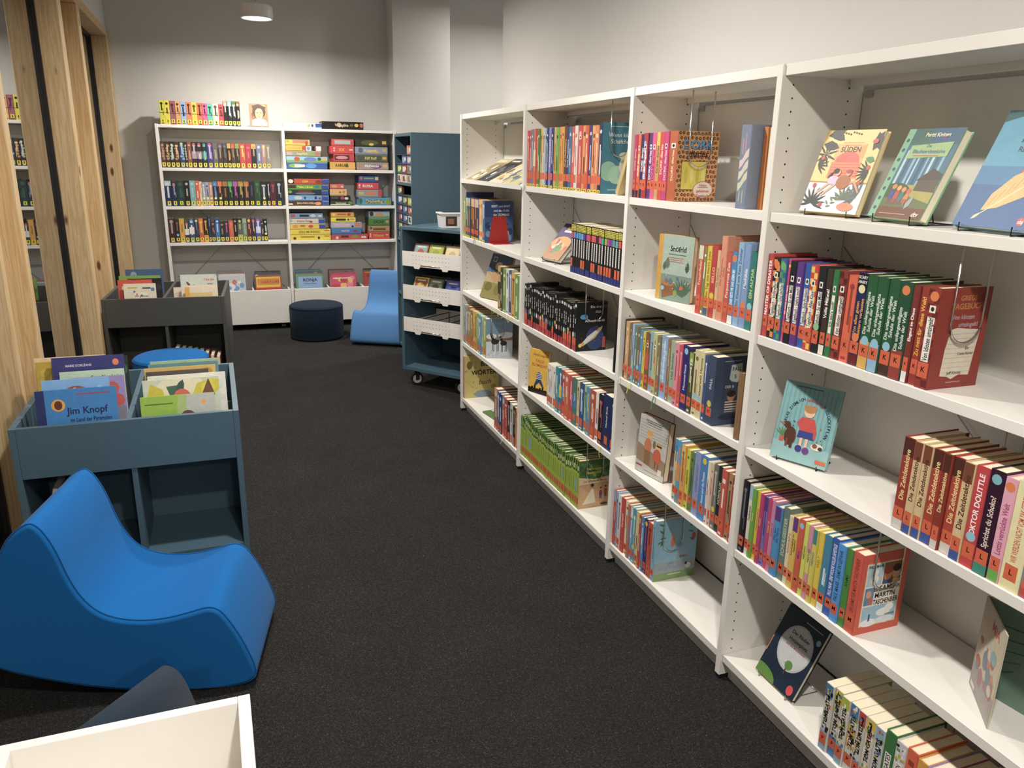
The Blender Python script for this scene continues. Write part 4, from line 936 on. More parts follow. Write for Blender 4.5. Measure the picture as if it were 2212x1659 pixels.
# open book standing with its cover swung out (nearest bay, fourth shelf)
ob = thing('open_picture_book', 'open book with red lettering and green endpaper on nearest bay fourth shelf', 'book', T_(.135, -.690, L3+.0005))
fcv = MB().bbox(-.0015, .0015, 0, .155, 0, .218, b=.0006, col=hx('cbbfa6')).build('front_cover', M_COVER, ob, Rz(R_(-218)))
cv_mia(.155, .218).build('cover_print', lambda u, v, d: (.0016+d, u, v), fcv)
rest = MB().bbox(-.0015, .0015, 0, .155, 0, .218, b=.0006, col=hx('6f9080')).build('inside_board', M_COVER, ob, Rz(R_(-172)))
q = Pr(); 
for k in range(5): q.line(.03, .05+.03*k, .03+.05+.01*k, .08+.025*k, .0025, '3f6a5c')
q.build('endpaper_print', lambda u, v, d: (.0016+d, u, v), rest)
MB().bbox(-.0015, .0015, 0, .155, 0, .218, b=.0006, col=hx('b8b09c')).xf(T_(-.024, 0, 0)).build('back_cover', M_COVER, ob, Rz(R_(-172)))
MB().box(-.0222, -.0018, .003, .150, .003, .215).build('pages', M_PAGES, ob, Rz(R_(-172)))
# magazines on the sloping shelf of the farthest bay
TB = math.atan2(.124, .248)
for k, (c1, c2, yy, lab) in enumerate((('d8cc9c', 'a89868', 2.74, 'cream magazine, first from left on the sloping shelf'), ('54545c', '30303a', 2.525, 'dark grey magazine, second from left on the sloping shelf'), ('dca848', 'e8d8b0', 2.31, 'orange and cream magazine, third from left on the sloping shelf'), ('8ab0a8', 'd8c890', 2.095, 'pale teal magazine, fourth from left on the sloping shelf'))):
    p = Cv(.205, .262, c2); p.blobs(50+k, 14, [c1, 'ece4d0', '8a6a4c', '6a7a84'], 0, 1, 0, .75, .06, .14); p.R(0, .8, 1, .2, c1); p.R(.1, .86, .6, .07, 'f0ead8')
    book('magazine', .005, .262, .205, c1, T_(-.0005, yy, 1.4195)@Rz(PI)@Ry(-(PI/2-TB))@T_(.0027, 0, .004), lab, 'magazine', 'magazines on the sloping shelf', None, p, None, False)

# ================================================================ ROWS OF BOOKS ON THE RIGHT-HAND BOOKCASE
OR = 'd8551e'
KST = (OR, 'K', .026, .056)
row('''22 22 c1272a fff MASTER OF DISASTER; 27 21.3 2a2a2a f80 Tagebuch - Volltreffer! /ce08a28 p do w; 25 21.3 2458a0 fff Tagebuch - Und tschüss! /c4aa050 p d6cb070;
12 21.6 d02a70 fff EIN GANZ ALTER TRICK /dead83a; 24 21.3 22242a fff Tagebuch - So ein Mist! /p w; 24 21.3 5c2f88 fff Tagebuch - Geht's noch? /p w; 24 21.3 1c55a8 fff Tagebuch - Echt Problem? /p w; 26 21.3 c8281e fff Tagebuch - Alles Käse! /ceccb3c p w;
24 21.3 23262c fff Tagebuch - So ein Mist! /p w m8cc88c; 20 21 43342a fff Volle Mähne! /B eeeae0; 18 21 2a7a48 fff Ich bin's voll! /p w; 26 21.3 8a2a22 fff Von Idioten umzingelt! /c5a1a18 p w; 28 20.5 dc5a30 9a3018 ; 30 21.5 1a2458 e8a030 Von allen guten|Geistern verlassen /T1a1a24 Y mE2762e B6a1c1c;
30 21.4 245c38 dfe8df Die unlangweiligste|Schule der Welt /Ze0ac4c m8fc4dc q; 29 21.4 245c38 dfe8df Die unlangweiligste|Schule der Welt /Z8fbce0 m8fc4dc q; 30 21.4 245c38 dfe8df Die unlangweiligste|Schule der Welt /Z4c3428 m8fc4dc q; 32 21.4 24503a dfe8df Die unlangweiligste|Schule der Welt /Z9a3428 dE2762e q;
16 21 7c2a20 fff Eleganz im Chaos /Beee; 20 21 9a2a1c f0c030 Zu nett für diese Welt!; 31 21.3 8f2a1c fff Von Idioten umzingelt! /c6a1e14 p dE2762e w'''.replace('do', 'dE2762e').replace('B eeeae0', 'Beeeae0'),
    -.0035, -.5535, L1+.0003, 'R', 'second shelf of nearest bay', KST, .140, seed=11, cover=cv_diary(.140, .213))
LST = (OR, 'L', .022, .052)
row('''34 21.3 9a2c14 f0d890 Die Zeitdetektive /T54281c Bd8d4d0; 25 21.3 d8bc8c 54281c Die Zeitdetektive /T7a4028 B2c50a0; 26 21.3 d8bc8c 54281c Die Zeitdetektive /T7a4028 B2c50a0; 30 21.3 a83018 f0d890 Die Zeitdetektive /T54281c B2c50a0; 22 21.3 8c2814 f0d890 Die Zeitdetektive /T54281c Bd8d4d0; 31 21.3 b03418 f0d890 Die Zeitdetektive /T54281c Bd8d4d0; 28 21.3 d8bc8c 54281c Die Zeitdetektive /T7a4028 B2c50a0;
34 21.5 c4242c fff DOKTOR DOLITTLE /m8fc4dc; 36 22 34142e e8d8c8 Sprichst du Schoko? /d7ab8c8 B3a9080; 28 21.6 e6a4bc a83a70 Lottis verrückte Welt /dE2762e B6ab04c; 46 22 ece4b0 c8502c WIR WERDEN NICHT VOM YAK GEFRESSEN; 36 21 3c94c8 f0e8d8 GRAY GLOVES /Bc03c30; 22 20.6 dca050 8c5a28 Die Schule|der Träume; 34 20 1c1c1c d83; 30 21 b83028 fff ; 28 21 58884c fff ; 30 21 d8cca8 842 ''',
    -.5205, -.992, L2+.0003, 'R', 'third shelf of nearest bay', LST, .152, seed=12, sc=True)
MST = (OR, 'M', .022, .050)
row('''26 22.3 1c1820 6a6a88 /; 18 21.8 e8e2d2 222 Teufelspiel /Ta0c4dc; 17 21.3 6aa83c e8d040 Conni; 17 21.2 e0bc2c b84030 Conni und Jakob; 16 21.2 b82a6c e8c840 Conni; 17 21 7a6ab8 403080 /T5a3484; 16 21.3 c42a6a e8c840 Conni 15; 18 21.3 c880a4 8a3a68 Conni 16; 26 20.6 3c8cc8 203c80 Das Jahr|der Ferne /T5a3484; 26 21.4 6a8478 c8d0c0 SCHULGEISTER /q; 18 20 e4d4ac b85a38 Schwindelfrei; 22 20.6 dcb84c 54381c Schwindelfrei im|Pappelhof /T6a3484; 22 21 cc5030 7a3c90 Mut /d8fc4dc; 17 20.8 d8dc60 284028 HEDVIG!; 17 20.8 d48ca8 2c5030 HEDVIG! /Md8d860; 17 20.7 d8cc50 2a5a80 HEDVIG! /T3c8c8c; 20 20.8 e2c834 9a8020 WELT; 26 21 3a86a8 d8e8f0 /Bf0f0ec; 24 21.4 1c52b0 e8eef8 PAUL MAAR - EINE WOCHE VOLLER SAMSTAGE; 27 21 3c94dc 1c3c70 PAUL MAAR - SAMS IN GEFAHR; 22 21 4c8c3c 2c5024 SAMS; 33 21.4 d24a30 8a2818 EIN SAMS FÜR MARTIN TASCHENBIER''',
    -.004, -.4655, L3+.0003, 'R', 'fourth shelf of nearest bay', MST, .141, seed=13, cover=cv_panels(.141, .214))
PST = (OR, 'P', .022, .052)
row(';'.join(['24 19.6 d8d4cc 222 TOM GATES /T3a78b0 Z8ab0c8 b n', '24 19.6 d0ccc4 222 TOM GATES /Tc8c440 Z3a78b0 b n', '23 19.4 dcd8cc 222 TOM GATES /Ta8c040 Z88b4c4 b n', '25 19.4 d8d4d0 222 TOM GATES /T3c78b8 Md8a050 b n', '22 19.4 d4d0c4 222 TOM GATES /Tc03830 Z6aa0c0 b n', '26 19.4 dcd4c4 222 TOM GATES /Td8c040 b n', '24 19.3 cfd0d2 222 TOM GATES /T8ab0c8 b n', '27 20.4 3c7a44 fff TOM GATES /p', '28 20 d8d4dc c8602c AUS DEM LEBEN /n p', '26 20.5 dc5c28 9a3414', '24 20 dca030 7a3c18 META-LEBEN', '26 20 9a80c0 b04060 /dc0508c', '26 20.6 b83070 e8e0d0 /T5a9848', '30 21 e8dcc0 a85a3c', '24 20.5 a83c2c f0d8a0', '26 21 2c5c58 e8e0c8', '28 21 7a2a34 e8c8a0', '26 21 c8b890 54382c', '24 21 345c90 e8e8e8', '26 21 d0a040 54381c']),
    -.412, -.992, L4+.0003, 'R', 'bottom shelf of nearest bay', PST, .150, seed=14, name='hardback_book')

RST = (OR, 'R', .030, .060)
row('''17 20.8 b82a58 e8b0c0 DORK diaries /B2a3040; 17 20.9 d8602c fff DORK diaries /B2a3040 w; 18 20.9 23306c fff DORK diaries /B2a3040; 24 21.2 a8283c fff DORK diaries /S8cb4d8 w; 22 21.2 5c3c80 fff DORK diaries /w; 24 21.2 d84a80 8a1c50 DORK diaries /w; 20 21.3 c8a050 54301c DORK diaries /Td8c050; 23 21.3 cc3038 f0d8d8 DORK diaries /q; 24 21.4 c23078 e8c8dc DORK diaries /w; 44 21.5 b85a2c f0d8b8 DORK diaries /w h''',
    .762, .487, L0+.0003, 'R', 'top shelf of narrow bay', RST, .150, seed=21, cover=cv_leopard(.150, .215))
gb = Pr(); gb.rect(-.021, .001, .042, .22, '7e8aa2')
for k, (c1, yy) in enumerate((('dcc8c8', .118), ('d8d4c4', .088), ('d4d4b0', .058))):
    gb.poly([(-.019, yy-.012), (-.008, yy-.004), (.008, yy+.014), (.019, yy+.022), (.019, yy+.044), (.006, yy+.034), (-.008, yy+.014), (-.019, yy+.010)], c1)
gb.rect(-.012, .145, .006, .04, 'b8949c'); gb.rect(0, .15, .005, .05, 'b8949c'); gb.rect(-.01, .02, .003, .03, 'c8c89c'); gb.rect(.004, .015, .003, .035, 'c8c89c')
G3 = 'books at right end of narrow bay top shelf'
book('hardback_book', .046, .222, .16, '7e8aa2', T_(.012, .140, L0+.0003)@Rz(-PI/2), 'thick grey-blue book with ribbon banner spine on narrow bay top shelf', 'book', G3, gb)
book('hardback_book', .020, .216, .13, 'd07a2c', T_(.048, .104, L0+.0003)@Rz(-PI/2), 'orange book beside the ribbon banner book', 'book', G3)
for k, (yy, c, n) in enumerate(((.079, 'ece2c4', 'first'), (.062, 'f0ecdc', 'second'), (.045, 'e6dcc0', 'third'))):
    book('hardback_book', .014, .214-.003*k, .13, c, T_(.046+.002*k, yy, L0+.0003)@Rz(-PI/2), '%s cream book right of the orange book on top shelf' % n, 'book', G3)
SST = (OR, 'S', .028, .058)
row('''22 21.2 c83c2c e8d0b0 Traumfeder /Td8d8c0; 14 21 8a8a4c fff ; 20 21.3 dcc430 7a5a1c Ein Tag mit Herrn Jules /B3c5c98; 25 21.6 b8302c e8c070 BELLO /mdcc838; 14 20.6 dcb48c 7a4a30 Das Gespenst /mdcc838; 24 25 dc9070 a85038 Der Purpurrote|Geist; 20 20.6 c84a34 f0e0d0 Purpurrote Zeit; 22 21 3884c0 fff EVER GETS MR DAS LESEN BEI /Beee dE2762e; 22 24 8ab4d8 3c4c80 Ein Kleinod wie Kein Zweiter; 24 24 7c9ccc e8ecf4 Mathilda /mE2762e; 24 22 2c8078 c8d890 EIN ALMAR /m8fc4dc; 16 24 8c8478 3a3028 ''',
    .3265, .0265, L1+.0003, 'R', 'second shelf of narrow bay', (OR, 'Sch', .028, .058), .150, seed=22, hscale=.985)
STT = (OR, 'ST', .026, .054)
row('''14 22 38342c 8a8470 STILLES /; 22 21.6 cc9c68 e8c8a0 ; 18 21.6 7a6a58 a89880 ; 12 21.5 9cbcd8 3c4c80 /mdcc838; 15 21 6a8c7c e0e8dc; 20 21 786a54 c0b49c /m8fc4dc; 14 20.6 4890c0 e8eef4 ; 14 20.4 dcc838 8a4a20 ; 22 20.5 7c5c3c cc4c30 /Mcc4c30 w; 24 21.2 8cb0c0 345468 Sternenhimmel; 22 21.2 b8c490 cc5038 /w; 16 21 8a7a5c d8ccb0; 34 21.6 88acd0 e8ecf4 Lotusblüten im Osten /Sa8c8dc; 16 21 94704c d0b890; 26 21 9cb49c 54684c Lied Sandalen; 20 21 e0889c a83050 ; 16 21 cc3848 e8b0b8 ; 32 21.4 2a2070 d0c8e8 Monsterhaus /d8fc4dc; 22 20 4c5034 d8d8c0 /w T8aa840; 24 21.4 d8cca0 7a6a40 /m8fc4dc; 24 21.6 dccf9c 54503c Geisterwelt Hannes /m8fc4dc; 16 21 3c5488 c8d4e4; 36 21.5 3d4c6a c8ccd8 FALL /mdcc838''',
    .7615, .180, L2+.0003, 'R', 'third shelf of narrow bay', STT, .148, seed=23, cover=cv_navy(.148, .215))
pbr = Cv(.15, .20, '9a744c').blobs(60, 14, ['b89060', '6a4c30', 'd8c8a0'], 0, 1, 0, 1, .08, .16); pbr.E(.5, .6, .3, .22, '4c5c94'); pbr.E(.5, .6, .25, .18, 'd8dce0')
book('hardback_book', .018, .20, .15, '8a6a48', T_(.014, .062, L2+.0003)@Rz(-PI/2-R_(6)), 'brown book with blue badge beside the upright in narrow bay third shelf', 'book', 'third shelf of narrow bay', None, pbr)
TST = (OR, 'T', .026, .054)
row('''22 21.8 dcc498 3c78b0 /T4c94c8; 22 21.9 4c9ccc e08040 /Mdc9040; 24 21.4 e0a048 a85a20 /Te8c060; 20 20.6 d4d23c 54801c ; 22 20.6 688458 405c38 ; 34 21.6 8a98c8 5a68a0 LEBENSGEIST; 38 21.8 3880c4 d8e8f4 Anton und die Piraten /ddcc838; 14 21 e4e0d4 b83c34 ; 14 21 dcc0b0 b83030 /ddcc838; 22 21.4 787670 c0c0b8 /mdcc838; 22 21.4 243430 c8d0a0 NORDLUX; 26 21.4 c84a38 f0e8e0 ; 22 21.3 a88a68 54382c ; 20 21 b02c28 e8c8b0 ''',
    .3705, .0265, L3+.0003, 'R', 'fourth shelf of narrow bay', TST, .150, seed=24)
VST = (OR, 'V', .022, .046)
row('''20 23 c4302a e8d0c0 Abenteuer /T8cb0d4; 14 23 8cb0d4 3c4c80 ; 24 22.6 d4d0d0 a83a3c /Te8e8e4; 24 22.6 c83030 e8d8d0 Karlsson; 24 22.4 e8e0b4 8a7a40 /Tece8c0; 18 22 c86448 5c9cc8 ; 20 22 6ca0c8 e8eef4 /Td8dce0; 22 22.2 5a9cb0 e0e4d8 /mdcc838; 22 22 dcc88c 8a3428 ; 14 21.6 b83838 f0d8c0 /ddcc838; 18 21.6 4c8cb8 dce8f0 ; 22 21.8 24307c c8403c /ddcc838; 30 21.6 c04830 7a2018 ; 22 23.8 86b4ce 5c8aa4 ''',
    .7615, .446, L4+.0003, 'R', 'bottom shelf of narrow bay', VST, .172, seed=25, cover=cv_glueck(.172, .238))

QST = (OR, '', .034, .064, 'dccb3c')
row('''22 24.6 c04038 e8c8b8 ; 22 24.6 b84848 e8d0c0 ; 20 25 5884ac d8e0e8 ; 26 25.2 d05c34 f0d8b0 /Mf0d8a0; 20 25 c83830 f0e0d0 ; 22 25 50804c d8e0d0 ; 22 25.2 dcb848 8a5a28 ; 28 25.2 c8c8c4 9a6a50 ; 20 25 8ab0cc 3c5480 ; 18 25.2 24346c e0e0ec ; 26 25.3 8484c8 e8e8f4 MONSTERKRIMI; 22 25 222c6c d8d8e8 ; 24 25.2 dca848 8a4a28 /hx; 26 25 74b04c 345c2c ; 24 25.2 d8903c a84c28 ; 22 25.2 e0a040 8a3c20 ; 24 25.5 6a3c2c e8c070 Drei Musketiere; 24 25 283c6c d8dce8 Drei Musketiere; 24 25 3c6c98 d0dce8 ; 26 25 d03c34 f0d8c0 ; 22 25.2 e4e0dc c04838 ; 36 25.2 c03c38 e8b0a0 /w; 30 25 e09450 54381c ; 26 24.8 d04c34 f0d0a0 ; 24 25 38387c d8d8e8 ; 28 24.8 e09850 7a3c20 ; 26 24.8 dc7a40 f0d8b0 ; 26 25.6 1c2c54 e8e8e8 '''.replace('/hx', ''),
    1.778, 1.0125, L0+.0003, 'R', 'top shelf of third bay', QST, .150, seed=31, cover=cv_sheep(.150, .258), ccol='3d7c92')
book('hardback_book', .022, .19, .12, 'c8b078', T_(.02, .893, L0+.0056)@Rx(R_(27))@Rz(-PI/2), 'small cream book leaning askew at right end of third bay top shelf', 'book', 'top shelf of third bay')
ser = []
sq = ['d03c48', '6a84c8', '4c9cd8', '3c98d0', '5aa8d8', '4c3a98', 'c03a80', 'd04048', 'd84c50', 'd04848', '3c2c34', 'd83c68', '3cb098', '98b848', 'b03c98', '7a3ca0', '5aa0a8', '50b0a8', 'd84c40', 'c83c38']
for k, c in enumerate(sq): ser.append('22 20.2 1b1a20 f0eee8 %s /X%s' % (['Wilde Zwerge', 'Im Wald', 'Nachtwache', 'Der Coup', 'Alarm', 'Im Netz'][k % 6], c))
def series_row():
    rnd = random.Random(7); a, b = 1.2545, .7945; n = len(sq); T = (a-b)/n-.0006
    for i, c in enumerate(sq):
        y = a-(T+.0006)*(i+.5); H = .200+rnd.uniform(-.001, .001); p = Pr(); w = T-.003
        p.rect(-w/2, .0006, w, H-.0012, '1b1a20'); p.rect(-w/2, H-.030, w, .026, 'd8d048')
        for q in range(4): p.rect(-w*.35, H-.028+q*.006, w*.7, .0025, '2a2818')
        p.rect(-w/2, H-.058, w, .024, c); p.rect(-w*.2, .068, w*.40, .070, 'f0eee8')
        for q in range(9): p.rect(-w*.12, .071+q*.0074, w*.26, .0016, '222')
        p.rect(-w/2, .001, w, .026, '24307c')
        if i in (0, 4, 5, 8, 9, 11, 12, 13, 14, 15, 17, 18): p.rect(-w*.42, .026, w*.84, .034, OR)
        book('paperback_book', T, H, .145, '1b1a20', T_(.012+rnd.uniform(0, .003), y, L1+.0003)@Rz(-PI/2), 'black paperback with %s square, %s in the black series, third bay' % (cname(c), ordn(i+1)), 'book', 'black series on second shelf of third bay', p, None, None, False)
series_row()
def black_row():
    rnd = random.Random(9); a, b = 1.779, 1.168; n = 25; T = (a-b)/n-.0006
    for i in range(n):
        y = a-(T+.0006)*(i+.5); H = .195+rnd.uniform(-.003, .006)+(.012 if i in (3, 9, 15, 24) else 0); p = Pr(); w = T-.0034
        p.rect(-w/2, .0006, w, H-.0012, '17181b'); p.rect(-w/2, .001, w, .030, 'b83034'); p.text('Die drei ???' if i % 3 else 'Kids', 0, H*.62, min(w*.62, .012), 'e8e6e0', PI/2, bold=True, maxw=H*.45)
        p.ell(0, H*.34, w*.4, .012, rnd.choice(['3c8478', 'd8a888', 'c8403c', 'e8e4dc', '3c6098']), 9)
        if rnd.random() < .6: p.rect(-w*.46, .028, w*.92, .030, OR)
        p.rect(-w*.4, H-.022, w*.8, .012, rnd.choice(['e0dcd4', 'c8c4c0', '8a8884']))
        if i % 6 == 3: p.ell(0, .08, w*.44, .008, 'e0b840', 10)
        last = i == n-1
        book('hardback_book', T, H, .140, '17181b', T_(.012+rnd.uniform(0, .004), y, L2+.0003)@Rz(-PI/2), 'black spine with red foot, %s from left, third shelf of third bay' % ordn(i+1), 'book', 'black and red series on third shelf of third bay', p, cv_rocket(.140, H) if last else None)
black_row()
pk = Cv(.15, .21, '241c20').blobs(70, 10, ['5a2c34', '3c3440', '8a5a50'], 0, 1, 0, 1, .08, .16)
book('hardback_book', .014, .215, .150, '2a2024', T_(.015, .830, L2+.0003)@Rz(-PI/2-R_(3)), 'dark slim book standing alone by upright on third bay third shelf', 'book', 'third shelf of third bay', None, pk)
row('''14 20 e8e4dc 8a8478 ; 14 20 ece8e0 9a8c80 ; 14 20 e8e4dc a89c90 ; 14 20 ece8e0 8c8478 ; 20 20.8 3c90a8 e0ecf0 ; 20 20.8 2c7c98 e0ecf0 /Md8c848; 24 20.8 b83c44 e8c0c0 /M4c84b0; 26 20.8 d0603c f0d8b0 ; 22 20.4 c43850 e8c8d0 ; 28 20.8 4c8074 d0dcd0 MAX /M4878b0; 14 20.4 dccca0 54684c ; 24 20.6 2c5488 d0dce8 ; 16 20.4 9cc8a8 4c7c5c ; 22 20.6 5c90b0 d8c860 ; 26 20.4 b84c38 f0d0b0 ; 18 20.4 ece8e4 a83c3c ; 24 20.8 24242c c84c50 ; 42 22 1c2c5c d8dce4 Michael Ende /; 20 22 1f2a5a d0d4e0 ''',
    1.4655, .7945, L3+.0003, 'R', 'fourth shelf of third bay', (OR, '', .020, .052), .148, seed=34)
def green_row():
    rnd = random.Random(10); a, b = 1.780, 1.083; n = 34; T = (a-b)/n-.0006
    for i in range(n):
        y = a-(T+.0006)*(i+.5); H = .208+rnd.uniform(-.004, .006)+(.014 if i in (3, 4, 5, 6, 30, 31, 32, 33) else 0); p = Pr(); w = T-.0034
        p.rect(-w/2, .0006, w, H-.0012, 'a4bc3c'); p.rect(-w/2, H-.056, w, .054, rnd.choice(['2f5a2c', '35642f', '2a5230'])); p.rect(-w*.16, .072, w*.32, H-.142, rnd.choice(['6a8c28', '7c9c30', '587a28']))
        p.rect(-w*.3, H-.046, w*.6, .02, rnd.choice(['b8c860', 'd8d8b0', '8aa850']))
        if i in (5, 6, 25, 32): p.rect(-w/2, .075, w, .06, '8ca8b8')
        p.rect(-w*.46, .020, w*.92, .032, 'd04a20')
        if i % 2: p.text('O', 0, .036, .010, '5a1408', 0, bold=True)
        last = i == n-1
        book('hardback_book', T, H, .148, 'a4bc3c', T_(.012+rnd.uniform(0, .003), y, L4+.0003)@Rz(-PI/2), 'lime green spine with dark top, %s from left, bottom shelf of third bay' % ordn(i+1), 'book', 'lime green series on bottom shelf of third bay', p, cv_desert(.148, H) if last else None, 'c59a68' if last else '4f7a3c')
green_row()

YST = (OR, '', .030, .056, 'dccb3c')
row('''24 22.6 98a850 e8e0b0 ; 16 25.6 1c2c64 d8d8e8 ; 26 22.6 506c78 c8a850 /Tb8c0b8; 26 22.6 4c5c60 c07840 /Tb8c0b8; 26 22.6 6c3c2c d8a850 /Td0b8a0; 26 22.6 7a3430 d8b060 /Td0b8a0; 26 22.6 64302c d8a850 /Td0b8a0; 30 22.6 24386c d8c8a0 /Tb8c0b8; 22 22.8 dcb878 c05830 ; 30 22.6 e0cfa0 c85830 /T d8b870; 28 22.4 3468a4 d0dce8 '''.replace('T d8b870', 'Td8b870'),
    2.7995, 2.400, L1+.0003, 'R', 'second shelf of farthest bay', YST, .165, seed=41, cover=cv_zombie(.165, .224))
be = MB().prism([(.035, .0), (.155, .0), (.135, .135), (.128, .142), (.062, .142), (.055, .135)], 'y', -.0009, .0009).build('bookend', M_RED, None, T_(0, 2.3965, L1+.0004))
MB().box(.035, .155, -.09, -.0012, 0, .0012).build('bookend_foot', M_RED, be)
tag(be, 'red metal bookend against blue book on farthest bay second shelf', 'bookend')
row('''30 23 c8a468 54381c /M3c2c24; 18 22.6 4c4c38 e0d8b0 ; 30 22.6 7a9a4c d8e0c0 ; 26 23 d4dcdc 3c5480 /Mece8e4; 28 22.8 48507c d8d8e8 ; 34 22.4 d8a850 7a4a20 ; 32 22 70a050 e0e8c8 ; 26 23.4 e4e2de 9a9890 ''',
    2.177, 1.815, L2+.0003, 'R', 'third shelf of farthest bay', None, .165, seed=42)
row('''22 23.6 9cb4a0 5c7c6c ; 22 22.8 74a0b0 d8e4e8 ; 22 23.8 b86040 e8d0a0 ; 24 23 7c9c50 e0e8c8 ; 22 22.8 c84c34 f0d8b0 ; 22 23 d4bc58 7a5a24 ; 22 22.8 c4a850 7a5a28 ; 24 22.8 70a84c d8e4c8 ; 26 22.6 5494c8 e0ecf4 ; 20 22.6 ccc89c 6a6a4c ; 30 22.6 90b450 e0e8c8 ''',
    2.797, 2.372, L3+.0003, 'R', 'fourth shelf of farthest bay', (OR, '', .018, .05), .160, seed=43, cover=cv_horses(.160, .226), ccol='7c9cba')
row('''32 23.6 b86450 e8d0c0 /Td0a080; 22 23 3c70a8 d8e4f0 ; 22 22.8 36406c d0d4e4 ; 26 22.6 c45c40 e8d0b8 /T7a9cc0; 26 22.4 b04038 e8c8c0 ; 22 22.2 2c2c30 c8c0b8 ; 26 22 d0d0c8 6a6a64 ; 22 21.6 343438 b8a080 ; 36 21.8 d8843c 7a3c1c ''',
    2.208, 1.815, L4+.0003, 'R', 'bottom shelf of farthest bay', (OR, '', .016, .05), .160, seed=44)

# ribbons dangling over shelf edges
def ribbon(x, y, z, l, c, sway, label, wd=.005):
    m = mat('ribbon_'+c, c, .6, noise=.04); b = MB(); n = 7; pts = []
    for k in range(n):
        t = k/(n-1); pts.append((x-.010*math.sin(min(1, t*2)*PI/2), y+sway*t*t, z+.004*math.sin(min(1, t*3)*PI)-l*max(0, t-.15)))
    for k in range(n-1):
        a, q = pts[k], pts[k+1]
        b.face([(a[0], a[1]-wd/2, a[2]), (a[0], a[1]+wd/2, a[2]), (q[0], q[1]+wd/2, q[2]), (q[0], q[1]-wd/2, q[2])])
        b.face([(a[0]+.0006, a[1]+wd/2, a[2]), (a[0]+.0006, a[1]-wd/2, a[2]), (q[0]+.0006, q[1]-wd/2, q[2]), (q[0]+.0006, q[1]+wd/2, q[2])])
    o = b.build('bookmark_ribbon', m); tag(o, label, 'ribbon', 'bookmark ribbons hanging over shelf edges')
ribbon(.006, .672, L2+.0005, .045, 'e4d838', .012, 'yellow bookmark ribbon hanging from narrow bay third shelf')
ribbon(.006, .500, L2+.0005, .055, '5a8a58', .008, 'green bookmark ribbon hanging from narrow bay third shelf', .007)
ribbon(.006, .752, L2+.0005, .030, 'e0dcd0', .020, 'white bookmark ribbon at left end of narrow bay third shelf', .003)
ribbon(.006, .880, L3+.0005, .045, 'd8c038', -.012, 'yellow bookmark ribbon near right end of third bay fourth shelf')
ribbon(.006, 1.775, L0+.0005, .060, '6a2420', .030, 'dark red bookmark cord at left end of third bay top shelf', .003)
ribbon(.006, 2.555, L1+.0005, .030, '5a8ab4', -.010, 'pale blue bookmark tassel on farthest bay second shelf', .010)
for k, (yy, sw, c) in enumerate(((2.165, .03, 'e4d860'), (2.130, -.02, 'e8e090'), (2.03, .03, 'e0d050'), (1.99, -.03, 'e8dc80'), (1.93, .02, 'dccc48'))):
    ribbon(.006, yy, L2+.0005, .035, c, sw, 'yellow bookmark ribbon, %s from left on farthest bay third shelf' % ordn(k+1), .006)
ribbon(.006, 2.02, L4+.0005, .050, 'e8e4c0', .03, 'pale ribbon hanging from farthest bay bottom shelf')

